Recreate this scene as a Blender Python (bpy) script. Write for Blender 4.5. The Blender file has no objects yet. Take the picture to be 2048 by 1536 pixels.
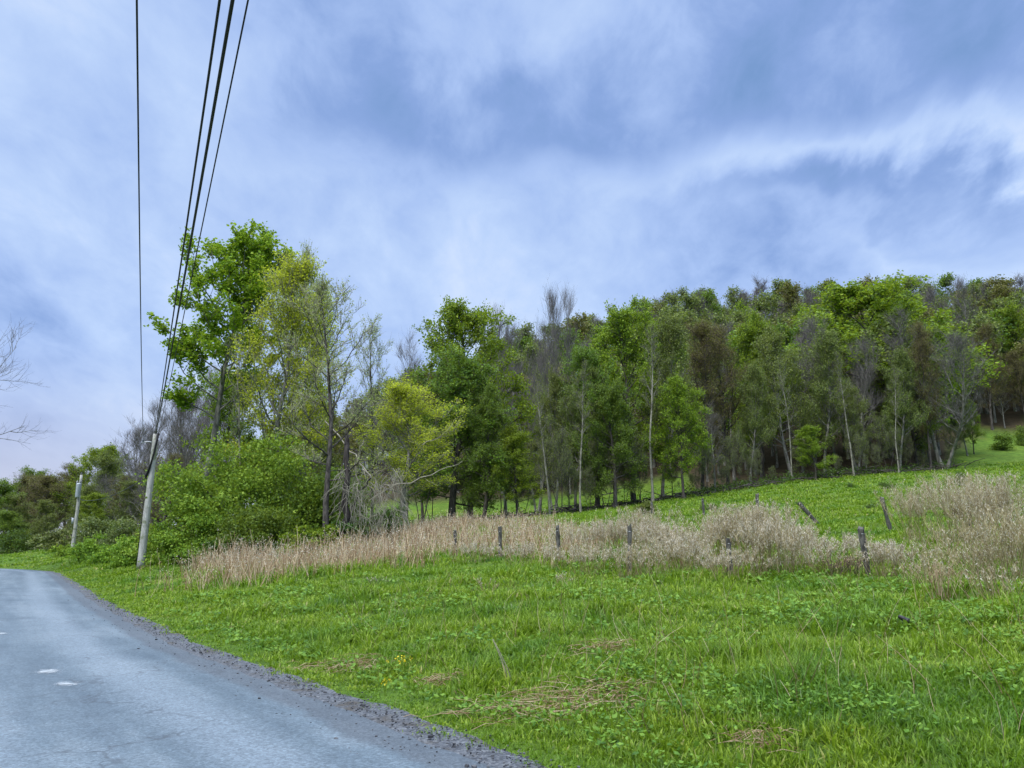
import bpy, math, random
import numpy as np
from mathutils import Vector, Matrix

scene = bpy.context.scene
COL = scene.collection

# ------------------------------------------------------------------ camera
W0, H0, FPX = 2048.0, 1536.0, 1607.0
PITCH = math.radians(11.5)
CAM_H = 1.6
cam_d = bpy.data.cameras.new("camera")
cam = bpy.data.objects.new("camera", cam_d)
COL.objects.link(cam)
cam.location = (0, 0, CAM_H)
cam.rotation_euler = (math.radians(90) + PITCH, 0, 0)
cam_d.sensor_width = 36.0
cam_d.lens = FPX / W0 * 36.0
cam_d.clip_start = 0.05
cam_d.clip_end = 20000
scene.camera = cam

# ------------------------------------------------------------------ light, sky, exposure
SUN_ELEV, SUN_AZ = math.radians(52), math.radians(215)     # azimuth clockwise from +Y: behind, to the left
scene.view_settings.view_transform = 'Standard'
scene.view_settings.look = 'None'
scene.view_settings.exposure = 0.85
scene.view_settings.gamma = 1.0
scene.view_settings.use_curve_mapping = False
sun_d = bpy.data.lights.new("sun", 'SUN')
sun_d.energy = 1.5
sun_d.angle = math.radians(14)
sun_d.color = (1.0, 0.95, 0.86)
sun = bpy.data.objects.new("sun", sun_d)
COL.objects.link(sun)
sdir = Vector((math.sin(SUN_AZ) * math.cos(SUN_ELEV), math.cos(SUN_AZ) * math.cos(SUN_ELEV), math.sin(SUN_ELEV)))
sun.rotation_euler = sdir.to_track_quat('Z', 'Y').to_euler()
sun.location = (0, 0, 60)

world = bpy.data.worlds.new("World")
scene.world = world
world.use_nodes = True


class NT:
    """small helper for node trees"""
    def __init__(self, tree):
        self.t = tree
        tree.nodes.clear()

    def n(self, typ, ins=None, **kw):
        nd = self.t.nodes.new(typ)
        for k, v in kw.items():
            setattr(nd, k, v)
        for k, v in (ins or {}).items():
            s = nd.inputs[k]
            if hasattr(v, 'is_output'):
                self.t.links.new(v, s)
            else:
                s.default_value = v
        return nd

    def math(self, op, a, b=0.0, clamp=False):
        return self.n('ShaderNodeMath', {0: a, 1: b}, operation=op, use_clamp=clamp).outputs[0]

    def ramp(self, fac, stops, interp='LINEAR'):
        r = self.n('ShaderNodeValToRGB', {0: fac})
        r.color_ramp.interpolation = interp
        e = r.color_ramp.elements
        while len(e) > 1:
            e.remove(e[-1])
        e[0].position, e[0].color = stops[0][0], (*stops[0][1], 1)
        for p, c in stops[1:]:
            x = e.new(p)
            x.color = (*c, 1)
        return r.outputs[0]

    def mix(self, fac, a, b, blend='MIX'):
        m = self.n('ShaderNodeMix', data_type='RGBA', blend_type=blend)
        for i, v in ((0, fac), (6, a), (7, b)):
            if hasattr(v, 'is_output'):
                self.t.links.new(v, m.inputs[i])
            else:
                m.inputs[i].default_value = v if i == 0 else (*v, 1)
        return m.outputs[2]

    def noise(self, vec, scale, detail=4, rough=0.55, dist=0.0):
        return self.n('ShaderNodeTexNoise', {'Vector': vec, 'Scale': scale, 'Detail': detail, 'Roughness': rough, 'Distortion': dist}).outputs[0]


def smooth(nt, x, a, b):
    m = nt.n('ShaderNodeMapRange', {0: x, 1: a, 2: b, 3: 0.0, 4: 1.0}, interpolation_type='SMOOTHSTEP')
    return m.outputs[0]


def build_world():
    nt = NT(world.node_tree)
    sky = nt.n('ShaderNodeTexSky', sky_type='NISHITA', sun_disc=False, sun_elevation=SUN_ELEV, sun_rotation=SUN_AZ)
    tc = nt.n('ShaderNodeTexCoord').outputs['Generated']
    xyz = nt.n('ShaderNodeSeparateXYZ', {0: tc})
    x, y, z = xyz.outputs[0], xyz.outputs[1], xyz.outputs[2]
    az = nt.math('DIVIDE', x, nt.math('MAXIMUM', y, 0.05))
    back = smooth(nt, y, -0.1, 0.3)
    # cloud deck, seen from below: soft rolls and wisps, drawn out along the wind
    zc = nt.math('ADD', nt.math('MAXIMUM', z, 0.0), 0.42)
    px, py = nt.math('DIVIDE', x, zc), nt.math('DIVIDE', y, zc)
    pv = nt.n('ShaderNodeCombineXYZ', {0: px, 1: py, 2: 0.0}).outputs[0]
    rot = nt.n('ShaderNodeMapping', {'Vector': pv, 'Rotation': (0, 0, math.radians(-38)), 'Scale': (1.35, 0.9, 1), 'Location': (1.3, 9.2, 0)}).outputs[0]
    big = nt.noise(rot, 1.1, 2, 0.5, 0.3)
    mid = nt.noise(rot, 2.3, 6, 0.50, 0.3)
    fine = nt.noise(rot, 7.5, 8, 0.60, 0.25)

    def dev(v, k):
        return nt.math('MULTIPLY', nt.math('SUBTRACT', v, 0.5), k)
    wob = nt.math('ADD', dev(mid, 0.30), nt.math('ADD', dev(big, 0.16), dev(fine, 0.05)))
    el = nt.math('ADD', z, wob)
    # heavy bank high up, from the middle to the right; a second, torn one lower at far right
    bank = nt.math('MULTIPLY', smooth(nt, el, 0.425, 0.485), smooth(nt, nt.math('ADD', az, wob), -0.50, -0.12))
    gap = nt.math('MULTIPLY', smooth(nt, nt.math('ADD', el, nt.math('MULTIPLY', az, -0.22)), 0.53, 0.61), 0.55)
    bank = nt.math('MULTIPLY', bank, nt.math('SUBTRACT', 1.0, gap))
    e2 = nt.math('ABSOLUTE', nt.math('SUBTRACT', nt.math('ADD', z, nt.math('MULTIPLY', wob, 1.6)), 0.385))
    torn = nt.math('MULTIPLY', nt.math('SUBTRACT', 1.0, smooth(nt, e2, 0.015, 0.05)), smooth(nt, nt.math('ADD', az, wob), 0.12, 0.42))
    e3 = nt.math('ABSOLUTE', nt.math('SUBTRACT', nt.math('ADD', z, nt.math('MULTIPLY', wob, 1.3)), 0.415))
    glow = nt.math('MULTIPLY', nt.math('SUBTRACT', 1.0, smooth(nt, e3, 0.0, 0.035)), smooth(nt, az, 0.1, 0.45))
    v = nt.math('ADD', 0.545, nt.math('ADD', dev(mid, 0.55), nt.math('ADD', dev(fine, 0.31), dev(big, 0.25))))
    v = nt.math('SUBTRACT', v, nt.math('MULTIPLY', nt.math('MULTIPLY', bank, back), 0.165))
    v = nt.math('SUBTRACT', v, nt.math('MULTIPLY', nt.math('MULTIPLY', torn, back), 0.115))
    v = nt.math('ADD', v, nt.math('MULTIPLY', nt.math('MULTIPLY', glow, back), 0.13))
    S = 10.0
    cols = [(0.24, (0.078, 0.160, 0.305)), (0.40, (0.146, 0.224, 0.420)), (0.50, (0.230, 0.316, 0.515)),
            (0.60, (0.298, 0.386, 0.560)), (0.74, (0.42, 0.48, 0.59))]
    cloud = nt.ramp(v, cols)
    # paler, slightly pink towards the horizon at left
    hz = nt.math('SUBTRACT', 1.0, smooth(nt, z, 0.02, 0.24))
    left = nt.math('SUBTRACT', 1.0, smooth(nt, az, -0.7, 0.35))
    cloud = nt.mix(nt.math('MULTIPLY', hz, nt.math('ADD', nt.math('MULTIPLY', left, 0.92), 0.08)), cloud, (0.320, 0.338, 0.440))
    # an overcast sky is brightest overhead
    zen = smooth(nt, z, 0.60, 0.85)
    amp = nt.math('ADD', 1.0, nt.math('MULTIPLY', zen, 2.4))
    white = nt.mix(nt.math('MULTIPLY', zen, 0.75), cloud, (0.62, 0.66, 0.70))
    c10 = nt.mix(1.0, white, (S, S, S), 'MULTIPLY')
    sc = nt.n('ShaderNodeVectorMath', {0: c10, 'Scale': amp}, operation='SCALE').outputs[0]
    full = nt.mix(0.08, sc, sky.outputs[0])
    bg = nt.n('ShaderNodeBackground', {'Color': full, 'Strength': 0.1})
    out = nt.n('ShaderNodeOutputWorld', {'Surface': bg.outputs[0]})
    world.cycles.sampling_method = 'MANUAL'
    world.cycles.sample_map_resolution = 512


build_world()
cy = scene.cycles
cy.max_bounces = 6
cy.diffuse_bounces = 3
cy.glossy_bounces = 2
cy.transmission_bounces = 3
cy.transparent_max_bounces = 4
cy.caustics_reflective = False
cy.caustics_refractive = False
cy.use_denoising = True


# ------------------------------------------------------------------ geometry helpers
def P(u, v, d):
    """world point seen at photo pixel (u, v), d metres ahead of the camera"""
    a, b = (u - W0 / 2) / FPX, (H0 / 2 - v) / FPX
    fwd = math.cos(PITCH) - b * math.sin(PITCH)
    up = math.sin(PITCH) + b * math.cos(PITCH)
    k = d / fwd
    return np.array((a * k, d, CAM_H + up * k))


TH = math.radians(32)                                    # heading of the road, left of the view axis
RU = np.array((-math.sin(TH), math.cos(TH)))
RN = np.array((math.cos(TH), math.sin(TH)))
S0, RAD = 60.0, 34.0                                     # straight length, then a left bend
RC = S0 * RU - RAD * RN


def sway(s):
    return np.interp(s, [-30, 0, 5, 8.5, 14.8, 27, 45, 60, 75], [.45, .45, .38, .16, -.28, -.35, -.05, .2, .3])


def road_st(x, y):
    x, y = np.asarray(x, float), np.asarray(y, float)
    s = x * RU[0] + y * RU[1]
    t = x * RN[0] + y * RN[1]
    dx, dy = x - RC[0], y - RC[1]
    r = np.hypot(dx, dy)
    a = dx * RN[0] + dy * RN[1]
    b = dx * RU[0] + dy * RU[1]
    phi = np.arctan2(b, a)
    bend = (s > S0) & (phi > 0)
    s_ = np.where(bend, S0 + RAD * phi, s)
    return s_, np.where(bend, r - RAD, t) - sway(s_)


def st_xy(s, t):
    t = t + float(sway(s))
    if s <= S0:
        return s * RU + t * RN
    phi = (s - S0) / RAD
    return RC + (RAD + t) * (math.cos(phi) * RN + math.sin(phi) * RU)


T_ASPH, T_GRASS, T_LEFT = 2.85, 3.3, -3.7


def sstep(a, b, x):
    k = np.clip((x - a) / (b - a), 0, 1)
    return k * k * (3 - 2 * k)


# terrain: thin-plate surface through measured points
ctrl = []
for s in (-14, -4, 4, 12, 20, 30, 40, 50):
    ctrl.append((*st_xy(s, 3.4), 0.0))
    ctrl.append((*st_xy(s, -4.5), -0.05))
for s in (-10, 0, 8, 16):
    ctrl.append((*st_xy(s, 6.5), 0.36 + 0.004 * max(s, 0)))
    ctrl.append((*st_xy(s, 13), 0.72 + 0.012 * max(s, 0)))
for s, t, z in ((26, 7, .45), (34, 6, .5), (42, 8, .9), (26, 13, 1.15), (36, 13, 1.5)):
    ctrl.append((*st_xy(s, t), z))
for u, v, d in ((560, 1128, 38), (720, 1130, 33), (840, 1062, 58), (905, 1048, 68), (1000, 1042, 69), (1100, 1032, 70), (1200, 1020, 72),
                (1340, 1001, 74), (1480, 978, 78), (1600, 962, 80), (1700, 952, 82), (1880, 940, 86), (2048, 866, 118), (1960, 900, 104),
                (1500, 1052, 35), (1800, 1030, 36), (2200, 930, 70), (2300, 1050, 30), (1010, 1015, 105), (1250, 985, 105), (1500, 925, 105), (1750, 880, 110),
                (1010, 800, 190), (1130, 765, 190), (1240, 738, 190), (1400, 708, 185), (1700, 700, 178), (1950, 690, 175), (2200, 690, 170),
                (900, 850, 200), (800, 930, 205), (700, 985, 210), (550, 1035, 215), (300, 1070, 220), (60, 1085, 220),
                (145, 1112, 72), (60, 1119, 92), (240, 1080, 80), (400, 1070, 75), (600, 1060, 80)):
    ctrl.append(tuple(P(u, v, d)))
ctrl += [(-60, 78, .25), (-95, 60, -.5), (-70, 20, -.4), (-20, -20, -.2), (10, -40, .1), (35, -25, 1.2), (45, 5, 3.2), (80, 40, 9), (140, 60, 22),
         (120, 240, 46), (0, 260, 36), (60, 330, 40), (-120, 300, 10), (-250, 120, 0), (-200, -100, 0), (100, -200, 2), (250, 0, 20), (300, 250, 45),
         (-100, 380, 12), (200, 360, 40), (-300, 250, 6)]
ctrl = np.array(ctrl)


def _phi(r2):
    return 0.5 * r2 * np.log(r2 + 1e-9)


_cx = ctrl[:, :2] / 50.0
_n = len(_cx)
_K = _phi(((_cx[:, None] - _cx[None]) ** 2).sum(-1)) + np.eye(_n) * 2e-4
_A = np.zeros((_n + 3, _n + 3))
_A[:_n, :_n] = _K
_A[:_n, _n] = 1
_A[:_n, _n + 1:] = _cx
_A[_n:, :_n] = _A[:_n, _n:].T
_W = np.linalg.solve(_A, np.concatenate([ctrl[:, 2], np.zeros(3)]))


def terrain(x, y):
    x, y = np.atleast_1d(np.asarray(x, float)), np.atleast_1d(np.asarray(y, float))
    r = np.hypot(x, y)
    k = np.where(r > 330, 330 / np.maximum(r, 1), 1.0)
    q = np.stack([x * k, y * k], -1) / 50.0
    z = np.empty(len(q))
    for i in range(0, len(q), 20000):
        c = q[i:i + 20000]
        z[i:i + 20000] = _phi(((c[:, None] - _cx[None]) ** 2).sum(-1)) @ _W[:_n] + _W[_n] + c @ _W[_n + 1:]
    z = np.where(r > 330, z * np.exp(-(r - 330) / 900.0), z)
    s, t = road_st(x, y)
    near = (s > -60) & (s < S0 + RAD * 2.2)
    w = np.where(near, np.maximum(sstep(3.2, 5.2, t), sstep(4.0, 9.0, -t)), 1.0)
    bump = 0.07 * np.sin(x * .9 + 1.3 * np.sin(y * .5)) * np.cos(y * .8 + x * .2) + 0.03 * np.sin(x * 2.3 + y * 1.7) * np.sin(y * 2.1 - x)
    bump = bump * np.clip(r / 8, 0, 1.4)
    return (z + bump) * w


def tz(x, y):
    return float(terrain(x, y)[0])


def G(u, d):
    """point of the ground in photo column u, d metres ahead"""
    z = 1.0
    x = 0
    for _ in range(6):
        x = (u - W0 / 2) / FPX * (d * math.cos(PITCH) + (z - CAM_H) * math.sin(PITCH))
        z = tz(x, d)
    return np.array((x, d, z))


def GV(u, v):
    """point of the ground seen at photo pixel (u, v)"""
    lo, hi = 2.0, 120.0
    for _ in range(40):
        d = (lo + hi) / 2
        p = P(u, v, d)
        if p[2] > tz(p[0], p[1]):
            lo = d
        else:
            hi = d
    p = P(u, v, lo)
    return np.array((p[0], p[1], tz(p[0], p[1])))


def mesh_quads(name, V, F, mats, midx=None, smooth_mask=None):
    me = bpy.data.meshes.new(name)
    V = np.asarray(V, np.float32)
    F = np.asarray(F, np.int32)
    me.vertices.add(len(V))
    me.vertices.foreach_set('co', V.ravel())
    me.loops.add(F.size)
    me.loops.foreach_set('vertex_index', F.ravel())
    me.polygons.add(len(F))
    me.polygons.foreach_set('loop_start', np.arange(0, F.size, 4, dtype=np.int32))
    for m in mats:
        me.materials.append(m)
    if midx is not None:
        me.polygons.foreach_set('material_index', np.asarray(midx, np.int32))
    sm = np.ones(len(F), bool) if smooth_mask is None else smooth_mask
    me.polygons.foreach_set('use_smooth', sm)
    me.update(calc_edges=True)
    return me


def join(parts):
    """[(V, F)] -> V, F, part index per face"""
    vs, fs, ix, o = [], [], [], 0
    for i, (v, f) in enumerate(parts):
        if len(f) == 0:
            continue
        vs.append(v)
        fs.append(np.asarray(f) + o)
        ix.append(np.full(len(f), i))
        o += len(v)
    return np.concatenate(vs), np.concatenate(fs), np.concatenate(ix)


def tubes(pts, rad, sides, cap=False):
    """pts (M, N, 3), rad (M, N) -> V, F (quads)"""
    pts, rad = np.asarray(pts, float), np.asarray(rad, float)
    M, N, _ = pts.shape
    tan = np.gradient(pts, axis=1)
    tan /= np.linalg.norm(tan, axis=2, keepdims=True) + 1e-9
    ov = pts[:, -1] - pts[:, 0]
    ref = np.where((np.abs(ov[:, 2:3]) > 0.8 * np.linalg.norm(ov, axis=1, keepdims=True)), np.array([[1.0, 0.2, 0]]), np.array([[0.05, 0.1, 1.0]]))
    n1 = np.cross(tan, ref[:, None, :])
    n1 /= np.linalg.norm(n1, axis=2, keepdims=True) + 1e-9
    n2 = np.cross(tan, n1)
    a = np.arange(sides) * 2 * math.pi / sides
    ring = n1[:, :, None, :] * np.cos(a)[None, None, :, None] + n2[:, :, None, :] * np.sin(a)[None, None, :, None]
    V = pts[:, :, None, :] + ring * rad[:, :, None, None]
    idx = np.arange(M * N * sides).reshape(M, N, sides)
    nx = np.roll(idx, -1, axis=2)
    F = np.stack([idx[:, :-1], nx[:, :-1], nx[:, 1:], idx[:, 1:]], -1).reshape(-1, 4)
    V = V.reshape(-1, 3)
    if cap:
        caps = []
        for m in range(M):
            for r_ in (idx[m, 0, ::-1], idx[m, -1]):
                c = list(r_)
                for i in range(1, len(c) - 2, 2):
                    caps.append((c[0], c[i], c[i + 1], c[i + 2]))
        F = np.concatenate([F, np.array(caps)])
    return V, F


def unit(v):
    return v / (np.linalg.norm(v, axis=-1, keepdims=True) + 1e-9)


def leaves(c, size, rng, upb=0.5, aspect=0.6):
    n = len(c)
    nrm = unit(rng.normal(size=(n, 3)) + np.array([0, 0, upb]))
    a = unit(np.cross(nrm, rng.normal(size=(n, 3))))
    b = np.cross(nrm, a)
    L = size * rng.uniform(0.6, 1.35, (n, 1))
    Wd = L * aspect
    V = np.stack([c - a * L * .5, c + b * Wd * .5 + a * L * .05, c + a * L * .5 + nrm * L * 0.08, c - b * Wd * .5 + a * L * .05], 1).reshape(-1, 3)
    return V, np.arange(4 * n).reshape(n, 4)


def grow(rng, p, d, L, n, wander, up):
    pts = [np.array(p, float)]
    d = np.array(d, float)
    st = L / (n - 1)
    for _ in range(n - 1):
        d = d + rng.normal(size=3) * wander + np.array([0, 0, up])
        d /= np.linalg.norm(d)
        pts.append(pts[-1] + d * st)
    return np.array(pts)


def at_path(pts, f):
    x = f * (len(pts) - 1)
    i = min(int(x), len(pts) - 2)
    k = x - i
    return pts[i] * (1 - k) + pts[i + 1] * k, unit(pts[i + 1] - pts[i])


def tree_arrays(seed, H=18, r0=0.2, clear=0.3, R=3.5, nl=24, nb=6, nt=8, twl=0.7, nleaf=8000, ls=0.18, ang=(75, 22), peak=0.45, up=0.10,
                wander=0.05, spread=0.16, stems=1, sub=0, tw_r=0.012, sides=6, stem_spread=0.18, flat=0.5, twseg=3, aspect=0.6, low_dense=0.0):
    rng = np.random.default_rng(seed)
    limbs, branches, thick = [], [], []
    for si in range(stems):
        h = H * (1 if si == 0 else rng.uniform(.72, .98))
        d0 = np.array([0, 0, 1.0])
        if stems > 1:
            a = si * 2 * math.pi / stems + rng.uniform(-.5, .5)
            d0 = np.array([math.cos(a) * stem_spread, math.sin(a) * stem_spread, 1])
        tr = grow(rng, (0.12 * d0[0] / .18 * (stems > 1), 0.12 * d0[1] / .18 * (stems > 1), -0.3), d0, h * .97, 12, wander, 0.14)
        rr = r0 * (1 if si == 0 else .75)
        trad = rr * (1 - np.linspace(0, 1, 12)) ** 0.8 + 0.015
        trad[0] *= 1.35
        thick.append((tr, trad))
        g0 = rng.uniform(0, 6.28)
        for k in range(nl):
            f = clear + (0.99 - clear) * ((k + rng.uniform(0, 1)) / nl) ** 0.9
            q = (f - clear) / (1 - clear)
            prof = math.sqrt(max(0.02, 1 - ((q - peak) / (max(peak, 1 - peak) * 1.08)) ** 2))
            L = R * prof * rng.uniform(0.65, 1.2)
            p, t = at_path(tr, f)
            az = g0 + k * 2.4 + rng.uniform(-.5, .5)
            an = math.radians(ang[0] + (ang[1] - ang[0]) * q + rng.uniform(-10, 10))
            d = np.array([math.cos(az) * math.sin(an), math.sin(az) * math.sin(an), math.cos(an)]) + (t - [0, 0, 1]) * .5
            lb = grow(rng, p, d, L, 7, 0.12, up)
            r = min(0.45 * float(np.interp(f, np.linspace(0, 1, 12), trad)), 0.02 * L + 0.012)
            limbs.append((lb, np.linspace(r, 0.012, 7)))
            for j in range(nb):
                ft = rng.uniform(0.2, 0.98)
                bp, bt = at_path(lb, ft)
                pe = unit(np.cross(bt, rng.normal(size=3)))
                bd = unit(bt * 0.75 + pe * rng.uniform(.5, 1.0) + [0, 0, .15])
                bl = max(0.35, L * rng.uniform(.25, .5) * (1.1 - .5 * ft))
                bb = grow(rng, bp, bd, bl, 5, 0.14, up)
                branches.append((bb, np.linspace(max(0.008, r * .4), 0.006, 5)))
    parts_t = [tubes(np.array([t[0] for t in thick]), np.array([t[1] for t in thick]), 9)]
    parts_t.append(tubes(np.array([l[0] for l in limbs]), np.array([l[1] for l in limbs]), sides))
    B = np.array([b[0] for b in branches])
    parts_t.append(tubes(B, np.array([b[1] for b in branches]), 4))
    # twigs
    Lm = np.array([l[0] for l in limbs])
    seg = np.concatenate([np.stack([B[:, i], B[:, i + 1]], 1) for i in range(1, 4)] + [np.stack([Lm[:, i], Lm[:, i + 1]], 1) for i in range(3, 6)])
    m = len(branches) * nt
    pick = rng.integers(0, len(seg), m)
    k = rng.uniform(0, 1, (m, 1))
    p0 = seg[pick, 0] * (1 - k) + seg[pick, 1] * k
    tn = unit(seg[pick, 1] - seg[pick, 0])

    def twig(p0, tn, l, rr):
        pe = unit(np.cross(tn, rng.normal(size=p0.shape)))
        d = unit(tn * .8 + pe * rng.uniform(.3, 1.0, (len(p0), 1)) + [0, 0, up * 2.5])
        l = l * rng.uniform(.4, 1.3, (len(p0), 1))
        p1 = p0 + d * l * .5 + rng.normal(size=p0.shape) * l * .06
        p2 = p1 + unit(d + [0, 0, up * 2]) * l * .5
        return np.stack([p0, p1, p2], 1), np.tile([rr, rr * .75, rr * .35], (len(p0), 1))

    T, Tr = twig(p0, tn, twl, tw_r)
    allT, allR = [T], [Tr]
    if sub:
        pk = np.repeat(np.arange(m), sub)
        kk = rng.uniform(.2, 1, (len(pk), 1))
        q0 = T[pk, 0] * (1 - kk) + T[pk, 2] * kk
        T2, R2 = twig(q0, unit(T[pk, 2] - T[pk, 0]), twl * .6, tw_r * .7)
        allT.append(T2)
        allR.append(R2)
    T, Tr = np.concatenate(allT), np.concatenate(allR)
    tw = tubes(T, Tr, 3)
    lv = (np.zeros((0, 3)), np.zeros((0, 4), int))
    if nleaf:
        pk = rng.integers(0, len(T), nleaf)
        kk = rng.uniform(.25, 1.05, (nleaf, 1))
        c = T[pk, 0] * (1 - kk) + T[pk, 2] * kk + rng.normal(size=(nleaf, 3)) * spread
        lv = leaves(c, ls, rng, flat, aspect)
    tv, tf, _ = join(parts_t)
    return (tv, tf), tw, lv


# ------------------------------------------------------------------ materials
def new_mat(name):
    m = bpy.data.materials.new(name)
    m.use_nodes = True
    return m, NT(m.node_tree)


def leaf_mat(name, dark, mid, light, trans=0.35, objvar=0.25, rough=0.55):
    m, nt = new_mat(name)
    geo = nt.n('ShaderNodeNewGeometry')
    oi = nt.n('ShaderNodeObjectInfo')
    col = nt.ramp(geo.outputs['Random Per Island'], [(0.0, dark), (0.45, mid), (1.0, light)])
    hs = nt.n('ShaderNodeHueSaturation', {'Hue': nt.math('ADD', 0.5 - 0.012, nt.math('MULTIPLY', oi.outputs['Random'], 0.024)),
                                          'Saturation': 1.0, 'Value': nt.math('ADD', 1 - objvar / 2, nt.math('MULTIPLY', oi.outputs['Random'], objvar)), 'Color': col})
    di = nt.n('ShaderNodeBsdfPrincipled', {'Base Color': hs.outputs[0], 'Roughness': rough, 'Specular IOR Level': 0.25})
    tr = nt.n('ShaderNodeBsdfTranslucent', {'Color': nt.mix(0.5, hs.outputs[0], (0.30, 0.36, 0.02))})
    ms = nt.n('ShaderNodeMixShader', {0: trans, 1: di.outputs[0], 2: tr.outputs[0]})
    nt.n('ShaderNodeOutputMaterial', {'Surface': ms.outputs[0]})
    return m


def twig_mat(name, a, b):
    m, nt = new_mat(name)
    geo = nt.n('ShaderNodeNewGeometry')
    col = nt.mix(geo.outputs['Random Per Island'], a, b)
    d = nt.n('ShaderNodeBsdfDiffuse', {'Color': col})
    nt.n('ShaderNodeOutputMaterial', {'Surface': d.outputs[0]})
    return m


def bark_mat(name, a, b, patch=None, scale=6.0):
    m, nt = new_mat(name)
    tc = nt.n('ShaderNodeTexCoord').outputs['Object']
    st = nt.n('ShaderNodeMapping', {'Vector': tc, 'Scale': (1, 1, 0.25)}).outputs[0]
    n1 = nt.noise(st, scale, 6, 0.65)
    col = nt.mix(smooth(nt, n1, 0.35, 0.65), a, b)
    if patch:
        n2 = nt.noise(tc, 1.6, 4, 0.6)
        col = nt.mix(smooth(nt, n2, 0.52, 0.62), col, patch)
    bp = nt.n('ShaderNodeBump', {'Height': n1, 'Strength': 0.7, 'Distance': 0.05})
    d = nt.n('ShaderNodeBsdfPrincipled', {'Base Color': col, 'Roughness': 0.9, 'Specular IOR Level': 0.15, 'Normal': bp.outputs[0]})
    nt.n('ShaderNodeOutputMaterial', {'Surface': d.outputs[0]})
    return m


M = {}
M['lime'] = leaf_mat('lime_leaf', (0.088, 0.179, 0.011), (0.194, 0.332, 0.016), (0.351, 0.475, 0.034), 0.45)
M['bright'] = leaf_mat('bright_leaf', (0.074, 0.158, 0.013), (0.160, 0.264, 0.017), (0.301, 0.409, 0.031), 0.4)
M['green'] = leaf_mat('green_leaf', (0.048, 0.104, 0.018), (0.097, 0.177, 0.024), (0.183, 0.286, 0.033), 0.35)
M['yellow'] = leaf_mat('yellow_leaf', (0.216, 0.279, 0.028), (0.482, 0.583, 0.041), (0.795, 0.911, 0.092), 0.6)
M['bud'] = leaf_mat('bud_leaf', (0.162, 0.240, 0.068), (0.308, 0.406, 0.123), (0.535, 0.600, 0.234), 0.4)
M['olive'] = leaf_mat('olive_leaf', (0.072, 0.107, 0.033), (0.132, 0.182, 0.048), (0.245, 0.280, 0.074), 0.35)
M['rust'] = leaf_mat('rust_leaf', (0.073, 0.074, 0.027), (0.133, 0.118, 0.041), (0.212, 0.201, 0.062), 0.3)
M['bush'] = leaf_mat('bush_leaf', (0.082, 0.177, 0.023), (0.182, 0.336, 0.036), (0.347, 0.520, 0.069), 0.4)
M['dark_bush'] = leaf_mat('dark_bush_leaf', (0.022, 0.054, 0.014), (0.049, 0.102, 0.019), (0.098, 0.180, 0.030), 0.3)  # deep green leaves of the bramble, low shrubs and tufts
M['sage'] = leaf_mat('sage_leaf', (0.081, 0.117, 0.046), (0.145, 0.195, 0.072), (0.259, 0.286, 0.117), 0.35)
M['twig'] = twig_mat('twig', (0.10, 0.095, 0.095), (0.20, 0.185, 0.18))
M['twig_brown'] = twig_mat('twig_brown', (0.085, 0.065, 0.055), (0.17, 0.13, 0.11))
M['twig_pale'] = twig_mat('twig_pale', (0.22, 0.21, 0.17), (0.38, 0.36, 0.29))
M['bark'] = bark_mat('bark', (0.035, 0.032, 0.030), (0.11, 0.10, 0.09))
M['bark_grey'] = bark_mat('bark_grey', (0.09, 0.088, 0.08), (0.26, 0.25, 0.23), (0.10, 0.12, 0.08))
M['bark_pale'] = bark_mat('bark_pale', (0.15, 0.145, 0.12), (0.33, 0.32, 0.27), (0.10, 0.095, 0.08))
M['bark_dead'] = bark_mat('bark_dead', (0.022, 0.020, 0.022), (0.075, 0.065, 0.062))
M['limb_pale'] = bark_mat('limb_pale', (0.20, 0.18, 0.14), (0.36, 0.33, 0.27))


def grass_mat():
    m, nt = new_mat('grass_blades')
    geo = nt.n('ShaderNodeNewGeometry')
    pos = geo.outputs['Position']
    col = nt.ramp(geo.outputs['Random Per Island'], [(0.0, (0.064, 0.124, 0.010)), (0.4, (0.152, 0.250, 0.013)), (0.8, (0.235, 0.345, 0.020)), (0.95, (0.26, 0.37, 0.045)), (1.0, (0.38, 0.33, 0.14))])
    n1 = nt.noise(pos, 0.45, 4, 0.6, 0.5)
    n2 = nt.noise(pos, 1.7, 3, 0.6)
    col = nt.mix(smooth(nt, n1, 0.46, 0.66), col, nt.mix(1.0, col, (0.50, 0.72, 0.9), 'MULTIPLY'))
    n3 = nt.noise(pos, 0.9, 5, 0.7, 0.8)
    col = nt.mix(nt.math('MULTIPLY', smooth(nt, n3, 0.60, 0.74), 0.55), col, (0.20, 0.17, 0.055))
    col = nt.mix(smooth(nt, n2, 0.5, 0.72), col, nt.mix(1.0, col, (1.22, 1.10, 0.9), 'MULTIPLY'))
    d = nt.n('ShaderNodeBsdfPrincipled', {'Base Color': col, 'Roughness': 0.5, 'Specular IOR Level': 0.3})
    tr = nt.n('ShaderNodeBsdfTranslucent', {'Color': nt.mix(0.4, col, (0.25, 0.42, 0.02))})
    ms = nt.n('ShaderNodeMixShader', {0: 0.4, 1: d.outputs[0], 2: tr.outputs[0]})
    nt.n('ShaderNodeOutputMaterial', {'Surface': ms.outputs[0]})
    return m


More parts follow.
